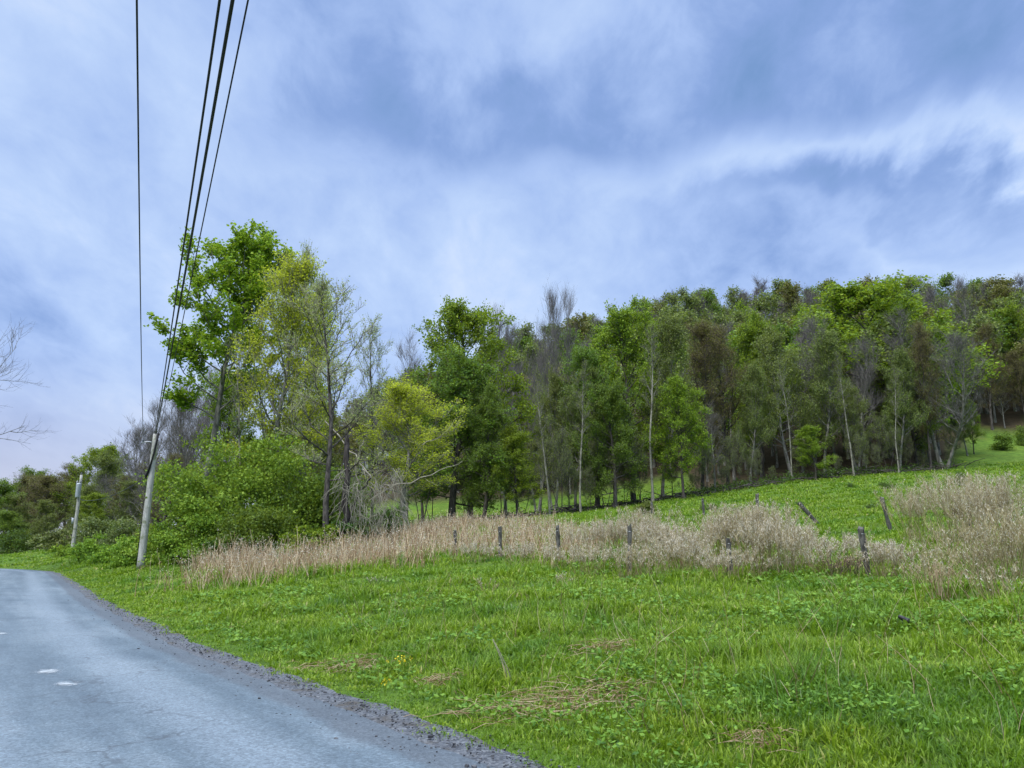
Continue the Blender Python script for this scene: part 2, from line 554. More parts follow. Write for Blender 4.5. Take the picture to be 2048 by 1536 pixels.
def ground_mat():
    m, nt = new_mat('meadow_ground')
    pos = nt.n('ShaderNodeNewGeometry').outputs['Position']
    n1 = nt.noise(pos, 0.12, 5, 0.6)
    n2 = nt.noise(pos, 1.4, 6, 0.65)
    n3 = nt.noise(pos, 14.0, 4, 0.7)
    col = nt.ramp(n2, [(0.3, (0.045, 0.085, 0.016)), (0.5, (0.080, 0.150, 0.020)), (0.7, (0.13, 0.21, 0.030))])
    col = nt.mix(smooth(nt, n1, 0.45, 0.7), col, nt.mix(1.0, col, (1.35, 1.1, 1.0), 'MULTIPLY'))
    col = nt.mix(smooth(nt, n3, 0.5, 0.8), col, (0.06, 0.075, 0.02))
    lit = nt.n('ShaderNodeAttribute', attribute_name='litter_shade').outputs['Fac']
    col = nt.mix(lit, col, nt.ramp(n2, [(0.3, (0.035, 0.030, 0.018)), (0.7, (0.075, 0.058, 0.035))]))  # brown leaf litter, its dark tone also standing in for shade inside the woods
    bp = nt.n('ShaderNodeBump', {'Height': n3, 'Strength': 0.9, 'Distance': 0.08})
    d = nt.n('ShaderNodeBsdfPrincipled', {'Base Color': col, 'Roughness': 0.95, 'Specular IOR Level': 0.1, 'Normal': bp.outputs[0]})
    nt.n('ShaderNodeOutputMaterial', {'Surface': d.outputs[0]})
    return m


def road_mat():
    m, nt = new_mat('worn_asphalt')
    uv = nt.n('ShaderNodeUVMap').outputs[0]            # u = across (m), v = along (m)
    sp = nt.n('ShaderNodeSeparateXYZ', {0: uv})
    t, s = sp.outputs[0], sp.outputs[1]
    pos = nt.n('ShaderNodeNewGeometry').outputs['Position']
    st = nt.n('ShaderNodeCombineXYZ', {0: nt.math('MULTIPLY', t, 1.0), 1: nt.math('MULTIPLY', s, 0.10), 2: 0.0}).outputs[0]
    streak = nt.noise(st, 1.3, 5, 0.6, 0.4)
    blot = nt.noise(pos, 0.55, 6, 0.65, 0.6)
    grit = nt.noise(pos, 42.0, 4, 0.85)
    grit2 = nt.n('ShaderNodeTexVoronoi', {'Vector': pos, 'Scale': 34.0}).outputs['Color']
    col = nt.ramp(nt.math('ADD', nt.math('MULTIPLY', streak, 0.6), nt.math('MULTIPLY', blot, 0.4)),
                  [(0.36, (0.066, 0.094, 0.122)), (0.5, (0.098, 0.133, 0.165)), (0.64, (0.150, 0.188, 0.222))])
    # lighter bands polished by the wheels
    wheel = None
    for c in (-1.9, -0.25, 1.55):
        g = nt.math('SUBTRACT', 1.0, smooth(nt, nt.math('ABSOLUTE', nt.math('SUBTRACT', t, c)), 0.05, 0.55))
        wheel = g if wheel is None else nt.math('MAXIMUM', wheel, g)
    col = nt.mix(nt.math('MULTIPLY', wheel, 0.5), col, (0.185, 0.228, 0.272))
    # darker, crumbling edge
    ed = smooth(nt, nt.math('ADD', t, nt.math('MULTIPLY', blot, 0.5)), 2.62, 2.80)
    col = nt.mix(nt.math('MULTIPLY', ed, 0.6), col, (0.055, 0.062, 0.076))
    col = nt.mix(0.55, col, nt.mix(1.0, col, nt.ramp(grit, [(0.32, (0.25, 0.26, 0.28)), (0.5, (1, 1, 1)), (0.66, (1.8, 1.8, 1.75))]), 'MULTIPLY'))
    # a few hairline cracks, more of them near the edge
    cv = nt.n('ShaderNodeTexVoronoi', {'Vector': nt.n('ShaderNodeVectorMath', {0: pos, 1: nt.n('ShaderNodeTexNoise', {'Vector': pos, 'Scale': 2.0, 'Detail': 5.0}).outputs['Color']}, operation='ADD').outputs[0], 'Scale': 0.55}, feature='DISTANCE_TO_EDGE').outputs['Distance']
    crack = nt.math('MULTIPLY', nt.math('SUBTRACT', 1.0, smooth(nt, cv, 0.004, 0.016)), smooth(nt, nt.noise(pos, 0.35, 3, 0.6), 0.48, 0.6))
    col = nt.mix(nt.math('MULTIPLY', crack, 0.55), col, (0.045, 0.052, 0.065))
    bw = nt.n('ShaderNodeRGBToBW', {0: grit2}).outputs[0]
    col = nt.mix(0.28, col, nt.mix(1.0, col, nt.ramp(bw, [(0.15, (0.3, 0.3, 0.3)), (0.5, (1, 1, 1)), (0.85, (1.7, 1.7, 1.7))]), 'MULTIPLY'))
    bp = nt.n('ShaderNodeBump', {'Height': grit, 'Strength': 0.5, 'Distance': 0.01})
    d = nt.n('ShaderNodeBsdfPrincipled', {'Base Color': col, 'Roughness': 0.68, 'Specular IOR Level': 0.35, 'Normal': bp.outputs[0]})
    nt.n('ShaderNodeOutputMaterial', {'Surface': d.outputs[0]})
    return m


def gravel_mat():
    m, nt = new_mat('shoulder_gravel')
    pos = nt.n('ShaderNodeNewGeometry').outputs['Position']
    vo = nt.n('ShaderNodeTexVoronoi', {'Vector': pos, 'Scale': 38.0})
    bw = nt.n('ShaderNodeRGBToBW', {0: vo.outputs['Color']}).outputs[0]
    col = nt.ramp(bw, [(0.1, (0.036, 0.041, 0.052)), (0.5, (0.078, 0.088, 0.106)), (0.9, (0.16, 0.172, 0.190))])
    n = nt.noise(pos, 2.2, 5, 0.6)
    col = nt.mix(smooth(nt, n, 0.5, 0.68), col, (0.06, 0.053, 0.045))
    bp = nt.n('ShaderNodeBump', {'Height': vo.outputs['Distance'], 'Strength': 1.0, 'Distance': 0.02})
    d = nt.n('ShaderNodeBsdfPrincipled', {'Base Color': col, 'Roughness': 0.85, 'Normal': bp.outputs[0]})
    nt.n('ShaderNodeOutputMaterial', {'Surface': d.outputs[0]})
    return m


def straw_mat(name, dark, mid, light, trans=0.25):
    m, nt = new_mat(name)
    geo = nt.n('ShaderNodeNewGeometry')
    col = nt.ramp(geo.outputs['Random Per Island'], [(0.0, dark), (0.5, mid), (1.0, light)])
    d = nt.n('ShaderNodeBsdfDiffuse', {'Color': col})
    tr = nt.n('ShaderNodeBsdfTranslucent', {'Color': col})
    ms = nt.n('ShaderNodeMixShader', {0: trans, 1: d.outputs[0], 2: tr.outputs[0]})
    nt.n('ShaderNodeOutputMaterial', {'Surface': ms.outputs[0]})
    return m


def plain_mat(name, col, rough=0.6, metal=0.0, spec=0.3):
    m, nt = new_mat(name)
    pos = nt.n('ShaderNodeTexCoord').outputs['Object']
    n = nt.noise(pos, 9.0, 4, 0.6)
    c = nt.mix(smooth(nt, n, 0.4, 0.7), col, tuple(x * .72 for x in col))
    d = nt.n('ShaderNodeBsdfPrincipled', {'Base Color': c, 'Roughness': rough, 'Metallic': metal, 'Specular IOR Level': spec})
    nt.n('ShaderNodeOutputMaterial', {'Surface': d.outputs[0]})
    return m


M['grass'] = grass_mat()
M['ground'] = ground_mat()
M['road'] = road_mat()
M['gravel'] = gravel_mat()
M['straw'] = straw_mat('dry_straw', (0.19, 0.110, 0.060), (0.43, 0.315, 0.195), (0.68, 0.56, 0.40))
M['plume'] = straw_mat('dry_plume', (0.38, 0.33, 0.25), (0.60, 0.54, 0.44), (0.80, 0.75, 0.65), 0.35)
M['weed'] = straw_mat('weed_stem', (0.20, 0.15, 0.075), (0.37, 0.31, 0.165), (0.54, 0.47, 0.29))
M['pole'] = bark_mat('weathered_pole', (0.30, 0.30, 0.28), (0.46, 0.46, 0.44), (0.20, 0.22, 0.15), 9)
M['post'] = bark_mat('old_post', (0.045, 0.045, 0.042), (0.15, 0.145, 0.13), None, 14)
M['cable'] = plain_mat('black_cable', (0.012, 0.012, 0.014), 0.5)
M['metal'] = plain_mat('galvanised', (0.45, 0.47, 0.50), 0.45, 0.6)
M['can'] = plain_mat('transformer_grey', (0.42, 0.46, 0.52), 0.4)
M['ceramic'] = plain_mat('glazed_insulator', (0.16, 0.17, 0.20), 0.2)
M['black'] = plain_mat('black_plastic', (0.012, 0.012, 0.014), 0.35)
M['petal'] = plain_mat('yellow_petal', (0.75, 0.60, 0.02), 0.5)
M['stone'] = bark_mat('field_stone', (0.035, 0.037, 0.042), (0.12, 0.125, 0.135), None, 5)


# ------------------------------------------------------------------ object helpers
def link(name, me, parent=None, mat=None):
    o = bpy.data.objects.new(name, me)
    COL.objects.link(o)
    if parent is not None:
        o.parent = parent
    return o


def root(name, loc, label, cat, group=None, rz=0.0, sc=None):
    o = bpy.data.objects.new(name, None)
    COL.objects.link(o)
    o.empty_display_size = 0.3
    o.location = loc
    o.rotation_euler = (0, 0, rz)
    if sc is not None:
        o.scale = sc
    o['label'] = label
    o['category'] = cat
    if group:
        o['group'] = group
    return o


def tag(o, label, cat, group=None):
    o['label'] = label
    o['category'] = cat
    if group:
        o['group'] = group
    return o


def struct(name, me):
    o = link(name, me)
    o['kind'] = 'structure'
    return o


def stuff(name, me):
    o = link(name, me)
    o['kind'] = 'stuff'
    return o


# ------------------------------------------------------------------ ground, road, shoulder
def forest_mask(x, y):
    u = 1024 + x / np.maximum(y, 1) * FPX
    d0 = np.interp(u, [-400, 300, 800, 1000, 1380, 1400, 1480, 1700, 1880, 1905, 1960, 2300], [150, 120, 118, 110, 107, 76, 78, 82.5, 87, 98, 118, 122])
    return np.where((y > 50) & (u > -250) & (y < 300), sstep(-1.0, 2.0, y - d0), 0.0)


def build_ground():
    na = 420
    rs = np.concatenate([[0.4], np.geomspace(1.0, 3200, 170)])
    ang = np.linspace(0, 2 * math.pi, na, endpoint=False)
    R_, A_ = np.meshgrid(rs, ang, indexing='ij')
    x, y = (R_ * np.sin(A_)).ravel(), (R_ * np.cos(A_)).ravel()
    z = terrain(x, y)
    V = np.stack([x, y, z], -1)
    idx = np.arange(len(V)).reshape(len(rs), na)
    nx = np.roll(idx, -1, axis=1)
    F = np.stack([idx[:-1], idx[1:], nx[1:], nx[:-1]], -1).reshape(-1, 4)
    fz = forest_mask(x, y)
    c0 = idx[0]
    cap = np.array([(c0[0], c0[i], c0[i + 1], c0[i + 2]) for i in range(1, na - 2, 2)])
    F = np.concatenate([F, cap])
    me = mesh_quads('ground', V, F[:, ::-1], [M['ground']])
    at = me.attributes.new('litter_shade', 'FLOAT', 'POINT')
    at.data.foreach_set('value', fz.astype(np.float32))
    struct('ground', me)


def strip(name, mat, t_edges, z0, rag=0.0, seed=1):
    rng = np.random.default_rng(seed)
    ss = np.concatenate([np.arange(-40, 40, 0.22), np.arange(40, S0 + RAD * 1.9, 0.5)])
    V, UV = [], []
    nT = len(t_edges)
    j = np.zeros(nT)
    for s in ss:
        j = 0.75 * j + rng.normal(size=nT) * rag
        for i, t in enumerate(t_edges):
            jj = j[i] if i in (0, nT - 1) else 0
            p = st_xy(s, t + jj)
            crown = 0.03 * (1 - ((t + .5) / 3.4) ** 2) if name == 'road' else 0
            V.append((p[0], p[1], z0 + max(crown, 0)))
            UV.append((t + jj, s))
    idx = np.arange(len(V)).reshape(len(ss), nT)
    F = np.stack([idx[:-1, :-1], idx[:-1, 1:], idx[1:, 1:], idx[1:, :-1]], -1).reshape(-1, 4)
    me = mesh_quads(name, V, F, [mat])
    uvl = me.uv_layers.new(name='UVMap')
    UV = np.array(UV, np.float32)
    uvl.data.foreach_set('uv', UV[F.ravel()].ravel())
    return struct(name, me)


build_ground()
strip('gravel_shoulder', M['gravel'], [2.2, 2.7, 2.95, 3.12, 3.30], 0.010, 0.035, 3)
strip('road', M['road'], [T_LEFT, -2.6, -1.5, -.5, .5, 1.5, 2.2, T_ASPH], 0.022, 0.022, 5)


def blotch_mat():  # patchy white blotch on the asphalt, thinning out from its middle
    m, nt = new_mat('white_blotch')
    uv = nt.n('ShaderNodeUVMap').outputs[0]
    pos = nt.n('ShaderNodeNewGeometry').outputs['Position']
    r = nt.n('ShaderNodeVectorMath', {0: uv}, operation='LENGTH').outputs['Value']
    n = nt.noise(pos, 13.0, 7, 0.75, 0.8)
    k = nt.math('MULTIPLY', smooth(nt, nt.math('SUBTRACT', nt.math('MULTIPLY', n, 2.0), nt.math('MULTIPLY', r, 0.75)), 0.50, 1.0), 0.7)
    d = nt.n('ShaderNodeBsdfPrincipled', {'Base Color': (0.46, 0.50, 0.53, 1), 'Roughness': 0.7})
    t = nt.n('ShaderNodeBsdfTransparent')
    nt.n('ShaderNodeOutputMaterial', {'Surface': nt.n('ShaderNodeMixShader', {0: k, 1: t.outputs[0], 2: d.outputs[0]}).outputs[0]})
    return m


M['blotch'] = blotch_mat()


def blotch_patch(u, v, wd, ln):
    c = GV(u, v)
    n = 7
    g = np.linspace(-1, 1, n)
    A, B = np.meshgrid(g, g)
    ca, sa = math.cos(TH), math.sin(TH)
    X, Y = A.ravel() * wd, B.ravel() * ln
    V = np.stack([X * ca - Y * sa + c[0], X * sa + Y * ca + c[1], np.full(n * n, 0.057)], -1)
    idx = np.arange(n * n).reshape(n, n)
    F = np.stack([idx[:-1, :-1], idx[:-1, 1:], idx[1:, 1:], idx[1:, :-1]], -1).reshape(-1, 4)
    me = mesh_quads('road_blotch', V, F, [M['blotch']])
    uvl = me.uv_layers.new(name='UVMap')
    UV = np.stack([A.ravel(), B.ravel()], -1).astype(np.float32)
    uvl.data.foreach_set('uv', UV[F.ravel()].ravel())
    struct('road_blotch', me)


blotch_patch(95, 1352, .26, .40)
blotch_patch(131, 1378, .20, .30)
blotch_patch(2, 1273, .20, .32)

# loose stones along the shoulder
def loose_gravel():
    rng = np.random.default_rng(14)
    n = 1500
    ss = np.exp(rng.uniform(math.log(3.0), math.log(32), n))
    tt = np.where(rng.random(n) < .8, rng.normal(3.08, .13, n), rng.normal(2.6, .35, n))
    xy = np.array([st_xy(a, b) for a, b in zip(ss, tt)])
    r = rng.uniform(.004, .011, n) * np.where(rng.random(n) < .05, 1.8, 1)
    c = np.array([(-1, -1, -1), (1, -1, -1), (1, 1, -1), (-1, 1, -1), (-1, -1, 1), (1, -1, 1), (1, 1, 1), (-1, 1, 1)]) * .8
    V = np.concatenate([xy, np.full((n, 1), .03)], 1)[:, None] + (c[None] + rng.normal(size=(n, 8, 3)) * .28) * r[:, None, None] * (1, 1, .7)
    f = np.array([(0, 3, 2, 1), (4, 5, 6, 7), (0, 1, 5, 4), (1, 2, 6, 5), (2, 3, 7, 6), (3, 0, 4, 7)])
    F = (np.arange(n)[:, None, None] * 8 + f[None]).reshape(-1, 4)
    stuff('loose_gravel', mesh_quads('loose_gravel', V.reshape(-1, 3), F, [M['stone']], None, np.zeros(len(F), bool)))


loose_gravel()

# ------------------------------------------------------------------ trees: one prototype of each kind, then copies
PROTO = {}


def proto(key, seed, bark, twig, leaf, **kw):
    t, tw, lv = tree_arrays(seed, **kw)
    tm = mesh_quads('tree_trunk', *t, [M[bark]])
    V, F, ix = join([tw, lv])
    cm = mesh_quads('tree_crown', V, F, [M[twig], M[leaf] if leaf else M[twig]], ix, ix == 0)
    PROTO.setdefault(key, []).append((tm, cm, float(np.sort(V[:, 2])[-max(8, len(V) // 900)])))


for sd in (11, 12):
    proto('poplar', sd, 'bark_grey', 'twig', 'lime', H=20, r0=.22, clear=.46, R=4.8, nl=32, nb=6, nt=6, twl=.8, nleaf=30000, ls=.18, ang=(70, 18), up=.12, spread=.12, aspect=.8)
for sd in (21, 22, 23):
    proto('yellow', sd, 'bark_grey', 'twig_pale', 'yellow', H=16, r0=.17, clear=.22, R=4.4, nl=34, nb=7, nt=9, twl=.9, nleaf=24000, ls=.13, ang=(65, 15), up=.13, spread=.14, wander=.07)
for sd in (31, 32, 33):
    proto('budding', sd, 'bark', 'twig_pale', 'bud', H=18, r0=.145, clear=.24, R=4.0, nl=24, nb=6, nt=9, twl=.9, nleaf=5600, ls=.11, ang=(70, 18), up=.13, spread=.05, wander=.06)
for sd in (41, 42, 43):
    proto('maple', sd, 'bark', 'twig', 'green', H=16, r0=.36, clear=.16, R=5.6, nl=38, nb=9, nt=8, twl=.9, nleaf=32000, ls=.20, ang=(88, 25), peak=.35, up=.04, spread=.2, wander=.06, aspect=.75)
for sd in (51, 52, 53):
    proto('bright', sd, 'bark', 'twig', 'bright', H=17, r0=.24, clear=.2, R=5.2, nl=36, nb=8, nt=8, twl=.9, nleaf=26000, ls=.20, ang=(82, 20), peak=.4, up=.06, spread=.17, wander=.06, aspect=.75)
for sd in (61, 62, 63):
    proto('olive', sd, 'bark_grey', 'twig', 'olive', H=18, r0=.2, clear=.2, R=4.8, nl=36, nb=8, nt=6, twl=.9, nleaf=24000, ls=.19, ang=(72, 16), up=.1, spread=.16, wander=.06, sub=1)
for sd in (71, 72, 73, 74):
    proto('bare', sd, 'bark_grey', 'twig', None, H=17, r0=.17, clear=.22, R=4.4, nl=26, nb=7, nt=6, twl=1.1, nleaf=0, ang=(58, 14), up=.16, wander=.08, sub=2, tw_r=.009, stems=2 if sd > 72 else 1)
for sd in (81, 82, 83):
    proto('rust', sd, 'bark', 'twig_brown', 'rust', H=17, r0=.2, clear=.2, R=4.8, nl=34, nb=8, nt=10, twl=.95, nleaf=17000, ls=.14, ang=(65, 15), up=.12, spread=.13, wander=.06, sub=1)
for sd in (91, 92):
    proto('understory', sd, 'bark', 'twig', 'olive', H=9, r0=.08, clear=.35, R=3.0, nl=20, nb=6, nt=8, twl=.7, nleaf=7000, ls=.13, ang=(75, 20), up=.08, spread=.15, wander=.09, stems=2)
for sd in (95, 96, 97):
    proto('pole_tree', sd, 'bark_pale', 'twig', 'olive', H=17, r0=.13, clear=.5, R=1.8, nl=16, nb=5, nt=6, twl=.6, nleaf=1500, ls=.13, ang=(60, 15), up=.1, spread=.15, wander=.055)
proto('bare_wide', 98, 'bark_grey', 'twig', None, H=15, r0=.2, clear=.3, R=7.8, nl=36, nb=9, nt=9, twl=1.1, nleaf=0, ang=(85, 30), up=.10, wander=.07, sub=2, tw_r=.009)
_used = {}
_rt = random.Random(5)


def tree(key, u, d, vtop, label, name='tree', wf=1.0, variant=None, group=None, sink=0.0, lean=None, rz=None):
    b = G(u, d)
    H = P(u, vtop, d)[2] - b[2]
    k = _used.get(key, 0)
    _used[key] = k + 1
    tm, cm, H0_ = PROTO[key][(k if variant is None else variant) % len(PROTO[key])]
    s = H / H0_
    o = root(name, (b[0], b[1], b[2] - sink), label, 'tree', group, _rt.uniform(0, 6.28) if rz is None else rz, (s * wf, s * wf, s))
    if lean:
        o.rotation_euler = (lean[1], lean[0], o.rotation_euler[2])
    link('trunk', tm, o)
    link('crown', cm, o)
    return o


G_ROW = 'trees along the top of the meadow'
G_COP = 'trees rising behind the roadside thicket'
G_LEFT = 'trees beyond the bend in the road'
# --- copse behind the big bush
tree('poplar', 395, 50, 448, 'tall lime green poplar-shaped tree topping the group beside the cables', 'leafy_tree', 1.22, 0, G_COP)
tree('yellow', 535, 45.5, 512, 'yellow-green tree just right of the tall lime tree, fine leaved', 'leafy_tree', 1.05, 0, G_COP)
tree('yellow', 590, 47, 560, 'olive yellow tree behind the dark trunk of the sparse tall tree', 'leafy_tree', .85, 1, G_COP)
tree('budding', 650, 38.6, 522, 'tall airy tree with dark straight trunk and tiny pale green buds', 'budding_tree', 1.3, 0, G_COP)
tree('budding', 742, 54, 640, 'shorter airy budding tree between the tall sparse tree and the yellow bushy one', 'budding_tree', .95, 1, G_COP)
tree('yellow', 806, 47, 748, 'low broad mustard yellow tree beside the broken dead trunk', 'leafy_tree', 1.9, 2, G_COP)
tree('pole_tree', 472, 44, 660, 'slim pale-barked tree rising out of the big round bush', 'slender_tree', .9, 0, G_COP)
tree('bright', 440, 58, 740, 'dark leafy tree low behind the lime tree and above the big bush', 'leafy_tree', .8, 0, G_COP)
tree('budding', 585, 57, 505, 'thin budding tree whose tip shows right of the lime tree top', 'budding_tree', .7, 2, G_COP)
tree('olive', 640, 60, 800, 'grey olive tree filling the gap behind the dark straight trunk', 'leafy_tree', 1.1, 0, G_COP)
tree('rust', 560, 62, 790, 'brownish twiggy tree half hidden behind the yellow-green tree', 'budding_tree', 1.2, 0, G_COP)
# --- bare trees left of the copse
tree('bare', 300, 72, 785, 'bare grey tree just right of the near pole top', 'bare_tree', 1.25, 0, G_COP)
tree('bare', 345, 70, 745, 'bare grey tree under the cables, taller than the one by the pole', 'bare_tree', 1.1, 2, G_COP)
tree('bare', 395, 66, 715, 'tallest bare grey tree, touching the lime tree', 'bare_tree', 1.1, 3, G_COP)
tree('bare', 262, 82, 845, 'small bare tree left of the near pole, thin upright twigs', 'bare_tree', 1.3, 1, G_COP)
tree('bare', 425, 68, 735, 'bare grey tree partly behind the lower left of the lime tree', 'bare_tree', 1.2, 0, G_COP)
tree('bare', 322, 78, 775, 'bare grey tree between the near pole and the taller bare trees', 'bare_tree', 1.4, 3, G_COP)
tree('bare', 372, 60, 850, 'low bare brushy tree right above the left slope of the big bush', 'bare_tree', 1.6, 1, G_COP)
tree('rust', 325, 62, 905, 'brown brushy tree low behind the near pole', 'bare_tree', 1.5, 1, G_COP)
# --- gap between copse and row
tree('bare', 812, 78, 658, 'bare tree against the sky above the mustard yellow tree', 'bare_tree', .9, 0, G_ROW)
tree('rust', 845, 74, 735, 'reddish brown twiggy tree left of the thick dark maple', 'budding_tree', .9, 2, G_ROW)
# --- the row
tree('maple', 905, 68, 700, 'broad dark green tree on the thickest black trunk at the left end of the row', 'leafy_tree', 1.12, 0, G_ROW)
tree('bright', 940, 76, 600, 'bright green crown standing above the broad dark green tree', 'leafy_tree', 1.0, 1, G_ROW)
tree('maple', 968, 66, 770, 'dark green tree on the second thick trunk from the left end of the row', 'leafy_tree', .85, 1, G_ROW)
tree('bright', 1035, 65, 850, 'low bright green tree spreading its branches over the meadow edge', 'leafy_tree', 1.25, 2, G_ROW)
tree('bare', 1012, 84, 610, 'bare forked tree right of the bright crown at the skyline', 'bare_tree', .8, 1, G_ROW)
tree('bare', 1075, 92, 580, 'bare tree poking above the hill, left one of a close pair', 'bare_tree', .6, 2, G_ROW)
tree('bare', 1108, 92, 574, 'bare tree poking above the hill, right one of a close pair', 'bare_tree', .6, 3, G_ROW)
tree('pole_tree', 1100, 66, 735, 'pale patchy trunk with few leaves where the hill shows behind', 'slender_tree', .8, 1, G_ROW)
tree('olive', 1080, 76, 740, 'grey-green thin tree behind the pale patchy trunk', 'leafy_tree', .8, 1, G_ROW)
tree('olive', 1150, 72, 722, 'olive green tree with many thin stems, left of the row centre', 'leafy_tree', .95, 2, G_ROW)
tree('maple', 1195, 74, 690, 'dense mid green tree behind the leaning pale trunk', 'leafy_tree', .75, 2, G_ROW)
tree('pole_tree', 1162, 67, 715, 'leaning pale slim trunk before the dense mid green tree', 'slender_tree', .8, 2, G_ROW, lean=(.06, 0))
tree('bright', 1268, 76, 606, 'tall bright yellow-green tree in the row, second tallest crown', 'leafy_tree', .95, 0, G_ROW)
tree('maple', 1230, 70, 760, 'shorter dark green tree below the tall bright yellow-green one', 'leafy_tree', .85, 0, G_ROW)
tree('pole_tree', 1306, 71, 640, 'long pale straight trunk at the row centre', 'slender_tree', .9, 0, G_ROW)
tree('olive', 1325, 76, 625, 'dark olive tree behind the long pale straight trunk', 'leafy_tree', .85, 0, G_ROW)
tree('bright', 1368, 72, 755, 'rounded bright green tree in front of the reddish one', 'leafy_tree', .92, 1, G_ROW)
tree('rust', 1405, 82, 640, 'red-brown budding tree behind the rounded bright green one', 'budding_tree', .95, 0, G_ROW)
tree('rust', 1455, 84, 650, 'olive brown budding tree in the middle of the brown stretch', 'budding_tree', .95, 1, G_ROW)
tree('bare', 1430, 77, 800, 'grey leafless tree below the brown crowns, dark stems', 'bare_tree', 1.2, 0, G_ROW)
tree('bright', 1525, 92, 622, 'yellow-green crown behind the brown and grey-green trees', 'leafy_tree', .8, 2, G_ROW)
tree('olive', 1500, 81, 720, 'grey olive tree left of the big grey-green crown', 'leafy_tree', .9, 1, G_ROW)
tree('olive', 1585, 84, 640, 'wide grey-green crown with a white scarred trunk', 'leafy_tree', 1.1, 2, G_ROW)
tree('olive', 1650, 86, 660, 'olive crown between the grey-green one and the smoky grey one', 'leafy_tree', .9, 0, G_ROW)
tree('bright', 1632, 79, 850, 'low bright green understory tree with flat layered boughs', 'leafy_tree', 1.35, 0, G_ROW)
tree('pole_tree', 1585, 80, 720, 'white streaked trunk amid the grey-green crown', 'slender_tree', .8, 1, G_ROW)
tree('bare', 1715, 86, 620, 'smoky grey leafless tree left of the biggest green crown', 'bare_tree', 1.0, 2, G_ROW)
tree('pole_tree', 1708, 81, 700, 'straight pale trunk, nearest to the low layered bough tree', 'slender_tree', .8, 2, G_ROW)
tree('bright', 1775, 98, 558, 'biggest and highest bright green crown of the row', 'leafy_tree', 1.75, 1, G_ROW)
tree('olive', 1800, 85, 690, 'green tree in front of the biggest crown, thin pale trunk', 'leafy_tree', .95, 1, G_ROW)
tree('olive', 1735, 84, 760, 'small olive tree beside the straight pale trunk', 'leafy_tree', .85, 2, G_ROW)
tree('maple', 1835, 90, 700, 'green tree right below the biggest crown', 'leafy_tree', .8, 1, G_ROW)
tree('pole_tree', 1798, 82, 730, 'pale trunk under the biggest crown', 'slender_tree', .75, 0, G_ROW)
tree('bare', 1890, 87, 600, 'large grey leafless tree with forked leaning trunk at the meadow corner', 'bare_tree', 1.35, 3, G_ROW)
tree('rust', 1862, 86, 640, 'brown-grey tree left of the large leafless corner tree', 'budding_tree', .75, 2, G_ROW)
tree('olive', 1935, 98, 750, 'soft green tree at the far right edge of the row', 'leafy_tree', .8, 0, G_ROW)
tree('bright', 1948, 100, 800, 'yellow-green bushy tree at the corner where meadow climbs', 'leafy_tree', .8, 2, G_ROW)
tree('rust', 1985, 120, 640, 'brownish tree beyond the meadow corner', 'budding_tree', 1.0, 0, G_ROW)
tree('bare', 1975, 128, 550, 'dark bare crown highest on the hill at right', 'bare_tree', 1.2, 1, G_ROW)
tree('bright', 2035, 128, 610, 'bright green crown cut by the right edge of the photo', 'leafy_tree', 1.2, 0, G_ROW)
tree('rust', 2050, 122, 700, 'orange-brown tree cut by the right edge of the photo', 'budding_tree', 1.1, 1, G_ROW)
tree('bare', 2010, 121, 730, 'grey leafless tree above the small bush on the upper meadow', 'bare_tree', 1.1, 0, G_ROW)
# --- left, beyond the bend
tree('rust', 128, 118, 925, 'brown tree with rounded top above the far pole', 'budding_tree', 1.5, 2, G_LEFT)
tree('bright', 178, 112, 890, 'green tree with bright ragged top right of the far pole', 'leafy_tree', 1.2, 1, G_LEFT)
tree('olive', 228, 100, 905, 'dark olive tree between the two poles', 'leafy_tree', 1.4, 2, G_LEFT)
tree('bare', 255, 90, 930, 'grey twiggy tree close behind the near pole on its left side', 'bare_tree', 1.7, 2, G_LEFT)
tree('rust', 72, 125, 950, 'mauve brown tree left of the far pole', 'budding_tree', 1.7, 1, G_LEFT)
tree('maple', 45, 150, 935, 'dark green crown on the left skyline under the overhanging twigs', 'leafy_tree', 1.2, 0, G_LEFT)
tree('rust', 15, 130, 945, 'brown tree at the left edge above the road', 'budding_tree', 1.6, 0, G_LEFT)
tree('bright', 190, 84, 985, 'fresh green small tree just right of the far pole', 'leafy_tree', 1.5, 0, G_LEFT)
tree('olive', 100, 100, 1000, 'grey-green low tree left of the far pole', 'leafy_tree', 1.6, 0, G_LEFT)
tree('maple', 20, 112, 1020, 'dark low tree over the bend of the road', 'leafy_tree', 1.6, 2, G_LEFT)
tree('olive', 275, 74, 960, 'green-grey tree behind the near pole', 'leafy_tree', 1.5, 1, G_LEFT)
tree('rust', 100, 108, 945, 'reddish brown low tree between the far pole and the mauve brown tree', 'budding_tree', 1.8, 0, G_LEFT)
tree('olive', 150, 95, 965, 'olive tree right behind the far pole transformer', 'leafy_tree', 1.5, 0, G_LEFT)
tree('bare', 205, 118, 880, 'small bare tree peeping over the dark olive tree between the poles', 'bare_tree', 1.4, 0, G_LEFT)
tree('rust', 250, 78, 950, 'brown brushy tree just left of the near pole', 'budding_tree', 1.7, 1, G_LEFT)
tree('maple', 215, 92, 985, 'dark green low tree between the poles', 'leafy_tree', 1.5, 1, G_LEFT)
tree('olive', 50, 118, 985, 'grey-green tree over the far end of the road', 'leafy_tree', 1.7, 1, G_LEFT)
tree('maple', -10, 120, 960, 'dark green tree cut by the left edge above the road', 'leafy_tree', 1.5, 1, G_LEFT)
tree('bare', 290, 66, 900, 'twiggy grey tree low behind the near pole top', 'bare_tree', 1.8, 1, G_LEFT)
